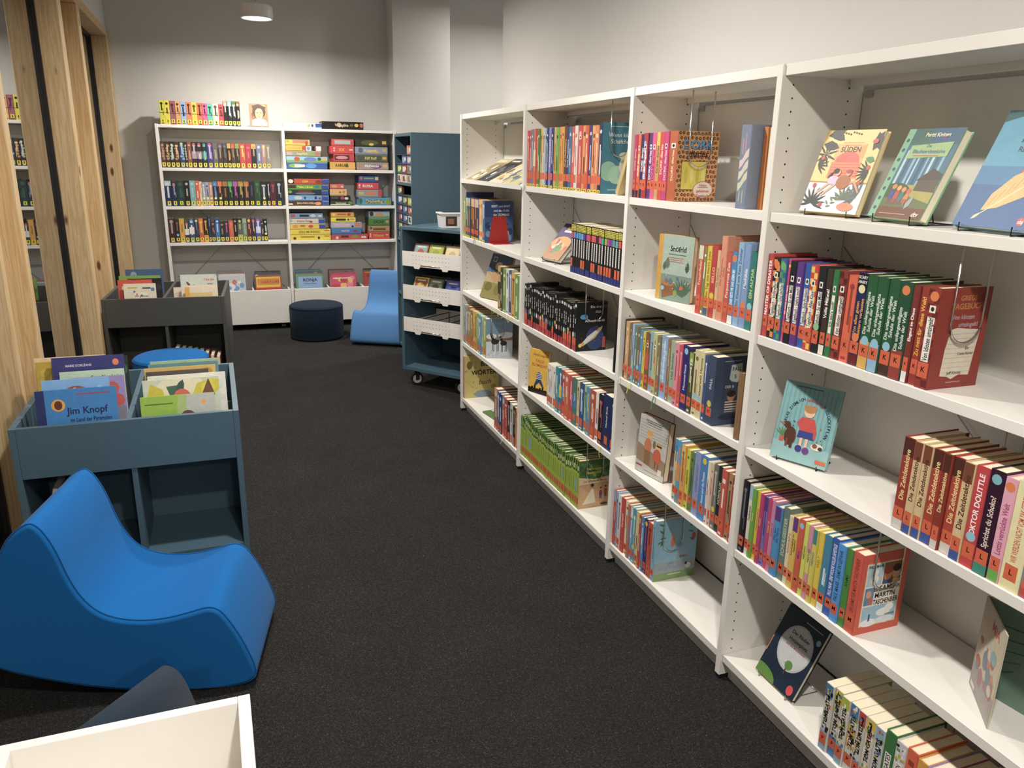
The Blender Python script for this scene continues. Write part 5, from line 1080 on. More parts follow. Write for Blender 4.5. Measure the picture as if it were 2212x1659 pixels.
# ================================================================ BACK BOOKCASE: ROWS WITH YELLOW STICKERS
YL = ('e6d838', None, .012, .042)
rows = [
 (-1.742, -1.112, BOXZ+.0003, 'top board of far bookcase', '''41 18.8 d8d43c 2a2a1c /y; 40 18.8 e4d83c 2a2a1c /y; 44 18.6 a45a6a 4a2028 /y; 40 18.4 e0a058 54381c /y; 46 18.4 90b4d8 1c2c4c /y; 42 18.2 e07848 54200c /y; 44 18 e4c83c 54481c /y; 42 17.8 e0683c 54200c /y; 40 17.6 e0508c 541c34 /y; 44 17.6 5cbca4 1c4c40 /y; 48 17.4 ece4c4 54503c /y; 40 17.4 d4383c 541014 /y; 34 20 2a2420 e0d8c8 /Tc8906c; 36 20 24282c d0e0e8 /T8cbcdc; 34 20 202a24 d8e0d8 /T50804c; 32 20 241c18 d8c8b0 /T8c5c34'''),
 (-1.7632, -.886, 1.4203, 'upper shelf of far bookcase', '''38 21 54403c c09468 /Sa87850; 38 21 4a3828 d8c8a0 /Sb89460; 38 21 34302c d8e0d8 /Sa8b4a0; 40 21 4c3424 e8c8a0 /Sc08c60; 44 21.2 28446c a8c8e0 /S88a8c8 ddcd448; 22 21 342c30 d8d0c8 /Sc8b888; 36 21 8c5444 d0a080 /; 44 21 3c2c34 d0c8d0 /dC8685c Mb09cac; 44 21 3c2c30 d0c8cc /dd0503c M9c8c98; 42 21 243438 8cc8c4 /d4c9898 M4c8c8c; 50 21.2 443c78 c8b8e0 /dd0503c; 42 20.6 6c6864 a8a098 ; 42 20.6 4c3c38 988c80 /T6a5060; 38 20.6 3c3c3c 787470 /T3c5468; 34 20.6 342c28 d8a050 /Td89050; 36 20.6 4c443c 98866c /Tc04c3c; 38 20.6 3c3830 98906c /T8c9c50; 52 20.6 c0403c e8b850 ; 50 20.6 b0303c d85c60 ; 46 20.6 34343c b09868 /Tdca048; 46 20.6 788098 c0c8d8 ; 40 20.4 a8807c d8b8a8 /de4c840; 38 20.2 8a8878 c0bca8 '''),
 (-1.7632, -.806, 1.1033, 'middle shelf of far bookcase', '''54 21 1c2c54 c8d4e0 /Ta8c0c0; 40 20 243048 8c9cb0 /dd06040; 58 21 26403c 3c5c54 ; 42 21.2 241f20 b8b0a8 ; 46 21.2 74acac 9cc8c8 ; 30 21.2 d0502c f0d8b8 ; 20 20.6 e0cc9c c86830 ; 28 20 8c94b8 e0d8c8 /mece888; 28 20 a4a4b4 484c78 /mece888; 30 20 b88064 e0d0b8 /mece888; 38 20.8 28303c 5c94c8 /T3c7cb0 mece888; 40 20.8 342c28 d86c34 /Td0602c mece888; 42 20.8 302c2a b06038 /T9c6c3c; 40 20.8 283028 5cb058 /T4c9c50; 44 20.8 302832 b04c98 /Ta04c90; 44 20.8 302e28 b89838 /Ta08838; 46 20.8 302c28 b87840 /Tb06c38; 40 20.8 2c2c38 50506c ; 54 21 304c34 4c6c50 ; 54 20.8 262c34 b8c0c8 /mece888; 24 20.8 2c3038 c8ccd0 ; 50 20.8 542830 8c4c50 ; 52 21 24303c a8b4b8 '''),
 (-1.7632, -.953, .7953, 'lower shelf of far bookcase', '''52 20.6 44282c b0a0a0 ; 32 20 303430 a84c48 /m8cc0d0; 40 20.4 dca43c 54381c KRISTALL; 36 18 3c4050 e0e0e0 /dd06848 Mece8e0; 42 20.4 2c5484 ece8e4 /d70b0dc Mece8e4; 34 20.2 343c4c 6c7c8c /de4dc58; 36 20.4 c85c2c f0c040 /Te0803c; 40 20.4 342c24 e09830 /Ze09030; 20 22.4 34405c 8098b8 ; 34 18 343c50 d06048 ; 36 20.4 3474b4 c0dcf0 /T244c84; 36 18 304038 d06c54 ; 36 18 34345c d05c58 ; 38 18.2 d45438 e87c58 ; 32 20.4 2c2c28 b0a890 ; 42 20.4 606c68 c8cc60 /T2c3038 Zb8c05c; 36 20.2 7c947c a0b898 /T98a890; 36 20.2 6c2828 c8a8a0 /de4d850; 36 20.2 343850 c8a098 /dd06c50; 42 20.2 4c58a8 e8ecfc /dd06c70 Mccd8f4; 24 18 44403c c8a898 ; 30 19.6 242c2c d8dcd8 /mece888'''),
]
for k, (a, b, z, wh, dt) in enumerate(rows):
    row(dt, a, b, z, 'B', wh, YL, .135, front=5.652, seed=60+k, jit=.004)
w, h = .150, .190
book('paperback_book', .022, h, w, 'a8784c', T_(-1.034, 5.672, BOXZ+.0010)@Rz(-PI/2)@Ry(-R_(8))@T_(-.011, 0, .0035), 'paperback with painted portrait cover standing on far bookcase top', 'book', 'top board of far bookcase', None, cv_portrait(w, h), None, False)

# ================================================================ BOARD GAMES
GD = .215
def game(x0, x1, z, h, col, title, tc, label, dec=(), end=None, y=5.662, depth=GD):
    t = MB().box(.002, x1-x0-.002, .002, depth-.002, 0, h*.35, col=tuple(c*.8 for c in hx(col))).build('board_game_box', M_COVER, None, T_(x0, y, z)); tag(t, label, 'board game', 'board games stacked on the far bookcase')
    l = bbox(0, x1-x0, 0, depth, h*.12, h, b=.0010, col=hx(col)).build('lid', M_COVER, t); w = x1-x0
    p = Pr(); p.rect(.001, h*.13, w-.002, h*.86, col)
    for (k, a, b, c, d, cc) in dec:
        if k == 'r': p.rect(a*w, b*h+h*.14*(1-b), c*w, d*h*.86, cc)
        else: p.ell(a*w, (.14+.86*b)*h, c*w, d*h*.86, cc, 12)
    if end: p.rect(w*.815, h*.15, w*.18, h*.83, '2448a0'); p.rect(w*.83, h*.84, w*.15, h*.05, 'c8d4e4')
    if title: p.text(title, w*(.42 if end else .47), h*.56, h*.52, tc, bold=True, maxw=w*.52)
    p.build('box_print', lambda u, v, d: (u, -d, v), l)
def stack(z, items):
    for it in items:
        x0, x1, h, col, ti, tc, lab = it[:7]; game(x0, x1, z, h, col, ti, tc, lab, it[7] if len(it) > 7 else (), it[8] if len(it) > 8 else None); z += h+.0004
W8 = 'eee8dc'
ZA, ZB_, ZC = 1.4203, 1.1033, .7953
stack(ZA, [(-.758, -.402, .053, '2c58a8', '', W8, 'dark blue board game, bottom of left stack on upper game shelf', (('e', .25, .5, .2, .4, '8ab848'), ('r', .2, .25, .25, .5, 'e8d8d8'), ('e', .6, .5, .14, .45, '4c98d0'))),
 (-.756, -.399, .055, '9cc8e4', '', W8, 'light blue meadow board game in left stack on upper game shelf', (('r', 0, 0, 1, .35, '7ab04c'), ('e', .26, .55, .07, .42, 'c84a2c'), ('e', .58, .5, .16, .42, '6a84c0'), ('e', .8, .6, .05, .3, '2c6c44'), ('r', .86, .3, .1, .5, 'e8a83c'))),
 (-.757, -.456, .043, '9aa08c', 'Fang Fisch', 'e8d84c', 'fish game with yellow lettering in left stack on upper game shelf', (('e', .75, .5, .1, .4, '8ab04c'), ('e', .9, .5, .08, .4, 'c86848'), ('r', .03, .2, .15, .6, 'c8a8a8'))),
 (-.757, -.585, .048, 'e4b03c', '', W8, 'small yellow game box under the top box of left stack', (('r', .25, .25, .5, .5, 'c8b04c'), ('r', .83, .1, .16, .8, 'c83034'))),
 (-.757, -.546, .050, 'e4c044', '', W8, 'yellow and rose game box topping left stack on upper game shelf', (('r', .3, .3, .65, .65, 'c08068'), ('e', .87, .35, .06, .4, 'b83a34'), ('r', .05, .5, .1, .35, '7ab03c')))])
game(-.580, -.450, ZA+.053+.055+.043+.0014, .044, 'e8e4e0', '', W8, 'white card box beside the small yellow game on upper shelf', (('e', .15, .5, .12, .4, '8890c0'), ('r', .35, 0, .3, 1, '2c2424'), ('e', .62, .5, .06, .3, 'c03030')), depth=.1)
stack(ZA, [(-.378, -.152, .066, 'd0a048', 'KARUBA', '3c2c18', 'tan board game, bottom of middle stack on upper game shelf', (('r', .74, .1, .24, .8, 'dcac50'), ('e', .66, .5, .05, .35, '5a7a3c'))),
 (-.344, -.160, .068, 'c83440', '', W8, 'dark red picture game in middle stack on upper game shelf', (('r', .05, .15, .72, .7, '4c3434'), ('e', .4, .5, .3, .25, 'd88a98'))),
 (-.369, -.159, .068, 'd03434', 'XX', 'e8b83c', 'red dice game with yellow lettering in middle stack on upper shelf', (('e', .16, .7, .03, .12, W8), ('e', .16, .35, .03, .12, W8), ('r', .8, .4, .14, .2, 'e8c8c0'))),
 (-.352, -.159, .060, 'd04844', '', W8, 'red game with pale picture topping middle stack on upper shelf', (('r', .12, .2, .72, .6, 'a8c0bc'), ('e', .9, .4, .06, .3, 'c03030')))])
stack(ZA, [(-.142, .152, .067, 'a09490', 'Alchemie', 'f0ecf0', 'grey and purple game, bottom of right stack on upper shelf', (('e', .12, .5, .1, .4, 'b08c78'), ('e', .6, .35, .18, .3, '7a3c88'), ('r', .82, .25, .13, .5, 'd8b070'))),
 (-.149, .144, .066, '6c6c5c', 'Riff Raff', 'd8c87c', 'olive grey game in right stack on upper game shelf', (('r', .05, .1, .75, .8, '54584c'), ('r', .84, .3, .12, .45, 'd8a850'))),
 (-.151, .146, .068, '8c9cb0', 'Kayanak', 'd8c88c', 'icy blue game in right stack on upper game shelf', (('e', .17, .5, .07, .4, '5c6c80'), ('e', .55, .3, .2, .25, 'c8a078'), ('r', .84, .35, .11, .4, 'd8a850'))),
 (-.146, .143, .063, '3c3c30', '', W8, 'dark jungle game topping right stack on upper game shelf', (('e', .45, .5, .28, .4, '5c6038'), ('e', .5, .25, .08, .22, 'd8c050'), ('r', .84, .3, .13, .5, 'd8a850')))])
game(-.757, -.435, BOXZ+.0003, .044, 'e8e4e0', '', '888', 'flat white game box lying on top of the far bookcase', (('r', .12, .3, .3, .3, 'c8c4bc'), ('e', .66, .5, .04, .35, 'b8b060'), ('e', .75, .5, .03, .35, '3c4c88'), ('r', .83, .1, .17, .85, '2c54a0')))
game(-.431, -.068, BOXZ+.0003, .066, '221c1c', 'Vampiro', 'e8c0b0', 'black game box lying on top of the far bookcase', (('e', .41, .5, .055, .36, 'b8b088'), ('e', .55, .5, .05, .2, '6c5c2c'), ('e', .71, .5, .05, .2, '6c5c2c'), ('e', .83, .5, .05, .25, 'd8c050'), ('e', .95, .5, .045, .33, 'c05048')))
stack(ZB_, [(-.757, -.4, .043, '50382a', 'BAU-MAU-MAU', 'e8c890', 'brown game, bottom of left stack on middle game shelf', (('r', .0, .1, .1, .3, W8), ('e', .72, .4, .08, .4, 'e0885c')), 1),
 (-.757, -.4, .047, '70a4d4', '', W8, 'sky blue game in left stack on middle game shelf', (('e', .24, .5, .1, .4, 'c8ccd0'), ('r', .38, .2, .05, .55, '3c5468'), ('r', .64, .2, .06, .6, '24346c'), ('r', .74, .15, .05, .45, '8c2c3c')), 1),
 (-.757, -.4, .047, '2a3448', '', W8, 'night blue game with red banner in left stack on middle shelf', (('r', .24, .45, .34, .5, '7c2428'), ('e', .42, .25, .25, .25, '5c8088'), ('e', .05, .6, .05, .3, '7aa04c')), 1),
 (-.757, -.395, .047, '5c9c3c', 'Make n Break', 'e8dc3c', 'green game with yellow lettering in left stack on middle shelf', (('r', 0, .2, .2, .7, '4c3428'), ('e', .7, .5, .06, .35, '3c7ca0')), 1),
 (-.757, -.392, .049, 'c4482c', '1234', 'e8c83c', 'red orange game topping left stack on middle game shelf', (('r', 0, 0, .16, 1, '3c2c28'), ('e', .08, .5, .06, .4, W8), ('e', .74, .4, .08, .35, '8c3424')), 1)])
stack(ZB_, [(-.390, -.190, .043, '3c4430', 'Dschungel', 'c0d0a0', 'dark green game, bottom of middle stack on middle shelf', (('r', 0, 0, .9, .2, 'd8d0a0'), ('e', .9, .5, .1, .4, '5c8c3c'))),
 (-.390, -.207, .043, '2c2626', '', W8, 'black game with dice print in middle stack on middle shelf', (('r', .05, .3, .35, .5, '4c4c54'), ('e', .6, .5, .1, .4, 'a83c58'), ('e', .8, .4, .1, .3, 'd8d8d0'))),
 (-.390, -.239, .060, 'd8ac70', '', W8, 'plain tan game box in middle stack on middle shelf', (('e', .16, .5, .06, .15, 'a8a8c0'), ('e', .6, .45, .05, .15, '7a2c24'), ('e', .82, .5, .07, .25, 'b08c58'))),
 (-.388, -.261, .043, 'cc5c54', '', W8, 'small red game topping middle stack on middle shelf', (('e', .3, .5, .2, .3, 'd89c68'), ('e', .85, .4, .1, .25, 'd8c0b8')))])
stack(ZB_, [(-.130, .169, .070, '4c94bc', 'Drachenflug', 'e8cc4c', 'blue dragon game, bottom of right stack on middle shelf', (('e', .05, .5, .05, .45, '3c6c3c'), ('r', .2, .2, .55, .4, '34343c'), ('e', .9, .4, .09, .45, '8ca038'))),
 (-.140, .082, .070, '8c9ca4', '', W8, 'grey blue game with red end in right stack on middle shelf', (('r', .05, .3, .2, .4, 'c8b048'), ('e', .55, .5, .22, .3, 'd07850'), ('r', .84, .05, .16, .92, 'c42c30'))),
 (-.136, .054, .063, 'cc3c3c', 'RUSSA', 'f0e8e0', 'red game with white lettering in right stack on middle shelf', (('e', .08, .6, .04, .15, W8), ('e', .08, .25, .04, .15, 'e8a0a0'))),
 (-.126, .056, .062, '2c4c94', '', W8, 'dark blue game topping right stack on middle shelf', (('e', .12, .6, .07, .3, 'c05c44'), ('r', .25, .45, .5, .25, '94a870'), ('r', .82, .3, .16, .5, 'd8c898')))])
stack(ZC, [(-.757, -.401, .049, 'e8d034', '', W8, 'yellow game with brown print, bottom of left stack on lower shelf', (('e', .1, .3, .04, .3, '5c3828'), ('r', .25, .4, .34, .35, 'a88c44'), ('e', .7, .35, .03, .3, '2c2c3c'), ('r', .84, .6, .13, .2, 'c04030'))),
 (-.757, -.4, .048, 'e8d034', 'GOLD AM ORINOKO', '3a3018', 'yellow game with dark lettering in left stack on lower shelf', (('r', .84, .65, .13, .2, 'c04030'),)),
 (-.757, -.442, .048, 'e8c440', '', W8, 'golden game with red blob in left stack on lower shelf', (('e', .15, .5, .08, .35, 'e09038'), ('e', .35, .6, .08, .25, 'a87c2c'), ('e', .58, .5, .07, .35, 'c83c34')), 1),
 (-.757, -.447, .048, 'd4ccbc', 'Kleine Fische', 'b04434', 'cream game with red lettering in left stack on lower shelf', (('e', .04, .6, .04, .3, '8ab0b8'), ('e', .6, .3, .05, .2, 'b03c34')), 1),
 (-.757, -.463, .045, '7c9cb8', '', W8, 'grey blue game topping left stack on lower game shelf', (('e', .1, .5, .08, .4, 'b04c48'), ('r', .3, .25, .28, .5, '2c3440'), ('e', .7, .5, .08, .35, 'c8ccc8'), ('r', .86, .25, .1, .4, 'd8d4d0')))])
stack(ZC, [(-.396, -.062, .049, 'b84440', '', W8, 'dusty red game, bottom of middle stack on lower shelf', (('r', .27, .3, .2, .5, '543438'), ('e', .16, .3, .04, .3, 'e8c0b8'), ('r', .82, .2, .13, .4, 'd8d0c8'), ('e', .65, .5, .1, .35, '8c8c4c'))),
 (-.391, -.119, .054, '3474bc', '', W8, 'bright blue game in middle stack on lower game shelf', (('e', .15, .6, .1, .3, '4c8c9c'), ('r', .32, .35, .28, .35, 'a0a0c0'), ('e', .8, .5, .08, .3, '8c4c58'))),
 (-.391, -.115, .054, 'b4b4c4', '', W8, 'pale lilac game in middle stack on lower game shelf', (('r', .1, .3, .5, .45, 'd4b8bc'), ('r', .76, .1, .22, .85, 'c08468'), ('e', .7, .2, .04, .2, '2c2c2c'))),
 (-.391, -.168, .044, 'e8dc38', '', W8, 'lemon yellow game in middle stack on lower game shelf', (('r', .2, .25, .4, .5, '3c3c34'), ('e', .7, .5, .05, .25, '5c5c3c'), ('r', .78, .4, .16, .3, 'd87c30'))),
 (-.391, -.181, .046, 'e0a43c', '', W8, 'amber game topping middle stack on lower game shelf', (('e', .12, .5, .06, .25, 'f0dc98'), ('r', .27, .35, .38, .35, 'c05c38'), ('e', .78, .5, .08, .35, 'b8402c')))])
stack(ZC, [(-.050, .145, .065, 'c83430', 'Wasser', 'e0a838', 'red game with orange lettering, bottom of right stack on lower shelf', (('e', .08, .7, .03, .12, W8), ('e', .08, .35, .03, .12, W8), ('r', .8, .45, .14, .15, 'e8c0b8'))),
 (-.048, .147, .057, 'b48c5c', '', W8, 'tan brown game in right stack on lower game shelf', (('r', .2, .2, .6, .4, '6c4c30'), ('e', .1, .6, .06, .25, '4c5c68'))),
 (-.046, .149, .067, '50803c', 'CACAO', '20281c', 'green game with black lettering in right stack on lower shelf', (('e', .88, .5, .08, .25, 'c88c70'),)),
 (-.043, .150, .064, '98c0dc', '', W8, 'pale blue meadow game topping right stack on lower shelf', (('r', 0, 0, 1, .3, '6ca048'), ('e', .12, .6, .1, .4, '5c3028'), ('e', .5, .5, .22, .25, 'd88c4c'), ('e', .88, .55, .06, .25, 'd8a090')))])

# ================================================================ PICTURE BOOKS STANDING IN BINS
def bin_book(x0, x1, ytop, ztop, zf, col, cv, label, group, yaw=0., T=.008, lean=8., hb=True, name='picture_book'):
    le = R_(lean); H = (ztop-zf-.0006)/math.cos(le)-T*math.tan(le); w = x1-x0
    yb = ytop-(ztop-zf)*math.tan(le)
    c = cv(w, H) if cv else None
    m = T_(x0, yb, zf+.0006+T*math.sin(le))@Rz(-PI/2+yaw)@Ry(-le)@T_(-T/2, 0, 0)
    book(name, T, H, w, col, m, label, 'book', group, None, c, None, hb)
def plain(base, seed, cols, top=None):
    def f(w, h):
        c = Cv(w, h, base); c.blobs(seed, 16, cols, 0, 1, .2, 1, .06, .14)
        if top: c.R(.08, .86, .7, .035, top)
        return c
    return f
def p_blue(w, h):
    c = Cv(w, h, '1a80c8'); c.R(0, 0, .11, 1, '242c6c'); c.E(.27, .80, .085, .085*w/h*1.0, 'e8a830', 20); c.E(.27, .80, .05, .06, '6a3020', 14); bars(c, .5, .92, .42, .018, 'a83c68'); c.X('Jim Knopf', .62, .72, .125, '12205c', .5); c.X('im Land der Pyramiden', .66, .60, .075, '12205c', .52)
    c.E(.12, .30, .26, .22, 'e0982c', 18); c.E(.8, .30, .3, .08, '7ab8e0'); c.E(.5, .26, .2, .06, '8cc4e4'); return c
def p_sky(w, h):
    c = Cv(w, h, '7cb6ea'); c.E(.5, .72, .26, .20, 'a85230', 18); c.leaf(.42, .86, .1, .6, 'e8c8a0'); c.E(.85, .88, .04, .03, 'a8d0f0', 10); return c
def p_sven(w, h):
    c = Cv(w, h, 'c2dcc0'); c.R(0, .8, 1, .1, 'e4dc9c'); c.R(0, .7, 1, .1, 'e8c068'); c.X('Sven Nordqvist', .72, .92, .055, '3c2c20', .48); return c
def p_leisen(w, h):
    c = Cv(w, h, '33347e'); c.X('MARIE DORLÉANS', .36, .91, .034, 'd8d8ec', .36); c.X('AUF LEISEN', .50, .76, .125, 'c8c8e8', .72, bold=False); c.X('SOHLEN', .50, .60, .125, 'c8c8e8', .6, bold=False); c.E(.88, .925, .045, .035, 'f07a40', 16); return c
def p_kinder(w, h):
    c = Cv(w, h, '98c440'); c.R(.5, 0, .5, 1, 'c4c8c4'); c.P([(.42, 0), (.5, 1), (.62, 1), (.55, 0)], 'b0c880'); bars(c, .05, .86, .38, .02, '5a7a30'); c.E(.62, .55, .13, .19, '6c4c38', 16); c.E(.68, .47, .10, .17, 'd8a88c', 16); c.E(.70, .52, .012, .012, '2c2018', 7); c.E(.84, .86, .035, .04, 'f0a838', 12); c.E(.69, .30, .1, .1, 'd8a88c')
    for i, (ch, cc) in enumerate(zip('Kinder', ('5a2c8c', 'e8c030', 'c83030', '2c7c50', '2c50a0', 'c84c90'))): c.text(ch, (.10+.075*i)*w, .50*h, .20*h, cc, bold=True)
    return c
def p_leaves(w, h):
    c = Cv(w, h, 'cfd8c4'); c.E(.5, .75, .4, .3, 'ece4c8')
    for x, y, l, a, cc in ((.1, .95, .4, -1.2, 'd4c430'), (.62, .72, .5, .5, 'd8c838'), (.3, .9, .3, -.6, '4c6c5c'), (.9, .98, .35, -1.9, 'e0d838'), (.45, .8, .2, 1.2, '3c5c54'), (.2, .6, .3, .4, 'c8bc40')): c.leaf(x, y, l, a, cc, .55)
    c.E(.5, .72, .12, .14, 'dc5c54'); c.E(.62, .64, .16, .10, 'e06a58'); c.P([(.76, .76), (.86, .98), (.94, .74)], '7a4c3c'); c.R(.8, .68, .1, .09, 'c8504c'); return c
def p_wir(w, h):
    c = Cv(w, h, 'ece4cc'); bars(c, .12, .88, .3, .03, 'd8b038'); c.R(.58, .87, .26, .03, '2c3030'); c.E(.9, .85, .06, .05, '3c8cb8'); c.R(.34, .42, .40, .36, 'f4eedc'); c.X('Wir gehören', .54, .69, .065, '3c3428', .42); bars(c, .4, .56, .28, .03, 'c89078'); c.X('zu dir', .54, .48, .055, '3c3428', .2); c.blobs(61, 8, ['8c8c70', 'c8a050', '5c7c84', 'd88850'], .04, .96, .2, .85, .03, .05); return c
def p_opa(w, h):
    c = Cv(w, h, 'cfdcd4'); c.X('Opa Jan', .78, .88, .075, 'c0382c', .36); bars(c, .72, .76, .16, .02, '70807c', 3, .05); c.P([(.28, .5), (.36, .78), (.46, .5)], '5c5040'); c.P([(.31, .5), (.365, .70), (.43, .5)], 'e8dcc4'); c.leaf(.26, .72, .18, 2.2, '6c4c34', .4); c.leaf(.96, .96, .07, .8, '50a050'); c.E(.42, .5, .4, .05, 'a8b89c'); return c
def p_wimmel(w, h):
    c = Cv(w, h, 'efe4c8'); c.R(0, 0, .14, 1, 'e8b030'); c.R(.14, .72, .7, .12, 'e4c880'); bars(c, .44, .62, .28, .035, 'c04838', 2, .10); c.E(.78, .56, .10, .085, '4450a0', 14); c.R(.2, .25, .2, .1, '4c8cc0'); return c
def p_lucky(w, h):
    c = Cv(w, h, 'c8302c'); c.R(.04, .62, .92, .34, 'e8c83c'); c.R(.08, .70, .84, .2, 'd8862c'); c.X('LUCKY LUKE', .58, .80, .10, 'a82c24', .7); c.R(.0, .5, 1, .08, 'b82c28'); c.E(.7, .45, .2, .1, 'e8a850'); return c
def p_ronja(w, h):
    c = Cv(w, h, '8cacd8'); c.frame(0, 0, w, h, .012, '6a9c74'); c.X('RONJA', .5, .84, .15, '1c2450', .78); bars(c, .25, .70, .5, .02, '4c5c8c'); c.E(.5, .35, .3, .2, '7c98b8'); return c
BB = 'picture books in the slate blue bin'; FZ = .4838
for a in ((-1.985, -1.735, 1.226, .754, '1a80c8', p_blue, 'sky blue picture book at front left of the slate blue bin'),
          (-1.971, -1.760, 1.276, .776, '7cb6ea', p_sky, 'pale blue picture book behind the front left book, slate blue bin'),
          (-1.890, -1.716, 1.318, .768, '9a8cc8', plain('9a8cc8', 71, ['c85040', '8a8898', 'd0603c']), 'lavender and red picture book in left half of slate blue bin'),
          (-1.925, -1.717, 1.350, .784, 'c2dcc0', p_sven, 'pale green picture book with yellow stripe in slate blue bin'),
          (-1.953, -1.718, 1.395, .827, '33347e', p_leisen, 'indigo picture book with orange dot in slate blue bin'),
          (-2.012, -1.790, 1.425, .808, 'c8a626', plain('c8a626', 72, ['d8b838']), 'mustard yellow picture book in slate blue bin'),
          (-2.019, -1.787, 1.455, .816, 'e8caa0', plain('e8caa0', 73, ['dcb888']), 'cream picture book at back of left half, slate blue bin'),
          (-1.90, -1.716, 1.480, .80, '2c3c34', plain('2c3c34', 74, ['4c6c54', 'c8d4a0']), 'dark green picture book behind the cream one, slate blue bin'),
          (-1.662, -1.413, 1.222, .704, '98c440', p_kinder, 'lime green picture book at front right of the slate blue bin'),
          (-1.655, -1.395, 1.285, .748, 'd8d890', p_leaves, 'picture book with yellow leaves and red berries, slate blue bin'),
          (-1.640, -1.371, 1.322, .753, 'e6e4e0', plain('e6e4e0', 75, ['d0dce0', 'f0f0ec']), 'white picture book behind the leafy one, slate blue bin'),
          (-1.647, -1.430, 1.360, .760, '5a4e48', plain('5a4e48', 76, ['6c5c50']), 'dark brown picture book in right half of slate blue bin'),
          (-1.655, -1.405, 1.400, .764, 'd8b45c', plain('d8b45c', 77, ['b89840', 'e4c878'], '8a6a2c'), 'golden yellow picture book in right half of slate blue bin'),
          (-1.643, -1.395, 1.430, .771, '5a9098', plain('5a9098', 78, ['70a8ac', '8a3c38']), 'teal picture book near back of right half, slate blue bin'),
          (-1.638, -1.395, 1.462, .774, 'a8c0a0', plain('a8c0a0', 79, ['e4e0c8', '7c9c70']), 'sage green picture book at back of right half, slate blue bin')):
    bin_book(a[0], a[1], a[2], a[3], FZ, a[4], a[5], a[6], BB, R_(.3), .009)
GB = 'picture books in the dark grey bin'; gy = R_(-3.34)
for a in ((-1.955, -1.767, 3.745, .738, 'ece4cc', p_wir, 'cream picture book with animal border at front of dark grey bin'),
          (-1.990, -1.790, 3.785, .758, 'd04030', plain('d04030', 81, ['e8e0d0', 'c03828']), 'red picture book in left half of dark grey bin'),
          (-1.936, -1.735, 3.825, .758, '221f24', plain('221f24', 82, ['34303c', 'd8602c'], 'c04038'), 'black picture book with red stripe in dark grey bin'),
          (-1.990, -1.744, 3.875, .771, '7cb04c', plain('7cb04c', 83, ['6cb0e0', 'e4d850', '4c8c3c']), 'green and blue picture book in left half of dark grey bin'),
          (-1.955, -1.730, 3.935, .803, '3c5c8c', plain('3c5c8c', 84, ['243c34', '5c80a8', '8ca4b8']), 'dark blue picture book at back left of dark grey bin'),
          (-1.596, -1.397, 3.735, .704, 'e8b030', p_wimmel, 'cream and yellow picture book at front right of dark grey bin'),
          (-1.620, -1.400, 3.775, .710, 'e0a098', plain('e8dcd0', 85, ['e0b0a8', 'ece4d8']), 'pink edged picture book in right half of dark grey bin'),
          (-1.668, -1.480, 3.815, .694, 'e8e0d0', plain('e8e0d0', 86, ['d8d0c0', 'c8c4b8']), 'off-white picture book in right half of dark grey bin'),
          (-1.626, -1.397, 3.905, .763, 'cfdcd4', p_opa, 'pale mint picture book with red lettering in dark grey bin')):
    bin_book(a[0], a[1], a[2], a[3], FZ, a[4], a[5], a[6], GB, gy, .009)
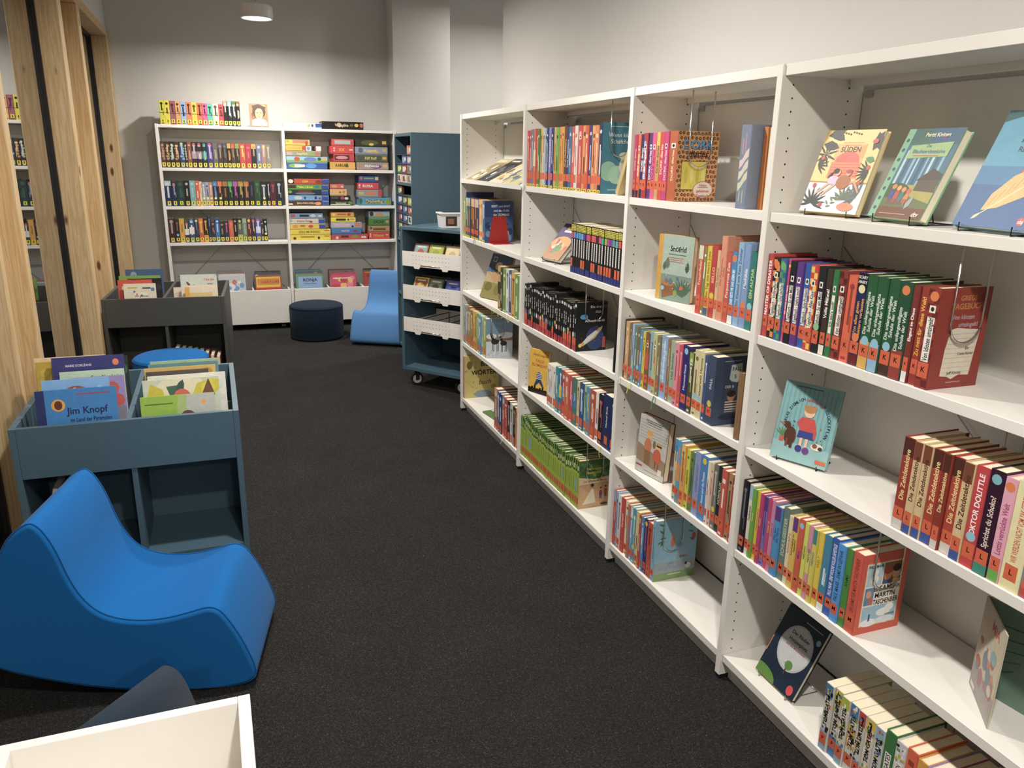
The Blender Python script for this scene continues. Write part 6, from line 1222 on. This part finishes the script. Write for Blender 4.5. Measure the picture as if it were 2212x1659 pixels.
# comics in the two troughs under the back bookcase
TR = .2003; k = 0
def comics(x0, x1, z, cols, front, lab, seed):
    q = random.Random(seed)
    for i, c in enumerate(cols):
        dx = q.uniform(-.012, .012) if i else 0
        zt = z+i*.006+q.uniform(-.004, .004)
        bin_book(x0+dx, x1+dx, 5.700+.022*i, zt, TR, c, front if i == 0 else plain(c, seed*7+i, ['d8d0c8', c, '8c6c58']), '%s comic, %s from front in %s' % (cname(c), ordn(i+1), lab), 'comics in the pull-out troughs', 0, .006, 5, False, 'comic_album')
comics(-1.400, -1.180, .492, ['c8c8d0', 'd8d4d0', 'b8a8a8', 'c89090', 'dcd8d4', 'a8b0b8'], plain('c8ccd4', 91, ['e8e4e0', 'd86c60', '6c9cd0']), 'the left trough\'s middle compartment', 1)
comics(-1.088, -.862, .478, ['c8302c', '6c7c7c', '5c6468', '70787c', '8c9490', '5c5c60'], p_lucky, 'the left trough\'s right compartment', 2)
comics(-1.720, -1.490, .480, ['5c8cb0', 'c8b088', 'a85c48', '8c9c7c'], plain('5c8cb0', 92, ['c8d8e0']), 'the left trough\'s left compartment', 3)
comics(-.722, -.485, .476, ['8cacd8', '6a9c74', 'b05048', '5c94a8', '88b0a8', '7cb0c0', '5c88a0'], p_ronja, 'the right trough\'s left compartment', 4)
comics(-.413, -.180, .468, ['d03c64', 'b83c3c', 'c05c88', '8c3c50', 'b8a090', '8c8478', '9c4c50'], plain('d03c64', 93, ['e8c060', 'e080a0', 'c03050'], 'f0e0d0'), 'the right trough\'s middle compartment', 5)
comics(-.100, .150, .478, ['a83c2c', 'd8a838', 'b04838', '8c8c70', '5c6c50', '8c5c48'], plain('a83c2c', 94, ['d8a030', '8c2c24']), 'the right trough\'s right compartment', 6)
# books lying in the open lower compartments of the bins
gmx = T_(-2.086, 3.695, 0)@Rz(gy)
for i, (x, c) in enumerate(((.40, 'b8a88c'), (.436, '8c8478'), (.472, 'c0b090'), (.508, 'a09080'), (.544, 'c8b894'), (.580, 'b8604c'), (.616, 'b04030'), (.652, '7c2c28'))):
    book('hardback_book', .024, .195-.008*i, .15, c, gmx@T_(x+.012, .12, .1212)@Ry(R_(0))@Rz(PI), '%s book, %s from left in dark grey bin\'s lower right compartment' % (cname(c), ordn(i+1)), 'book', 'books in the lower compartment of the dark grey bin')
bmx = T_(-2.0624, 1.146, 0)@Rz(R_(.3))
for i, (c, l) in enumerate((('e8dcc8', 'cream board book leaning in blue bin\'s lower left compartment'), ('d8d0b0', 'pale board book behind the cream one, lower left compartment'), ('a8a058', 'olive board book in blue bin\'s lower left compartment'))):
    book('board_book', .020, .262-.012*i, .15, c, bmx@T_(.036+.034*i, .115+.02*i, .1235)@Ry(R_(12))@Rz(0), l, 'book', 'board books in the lower compartment of the blue bin')
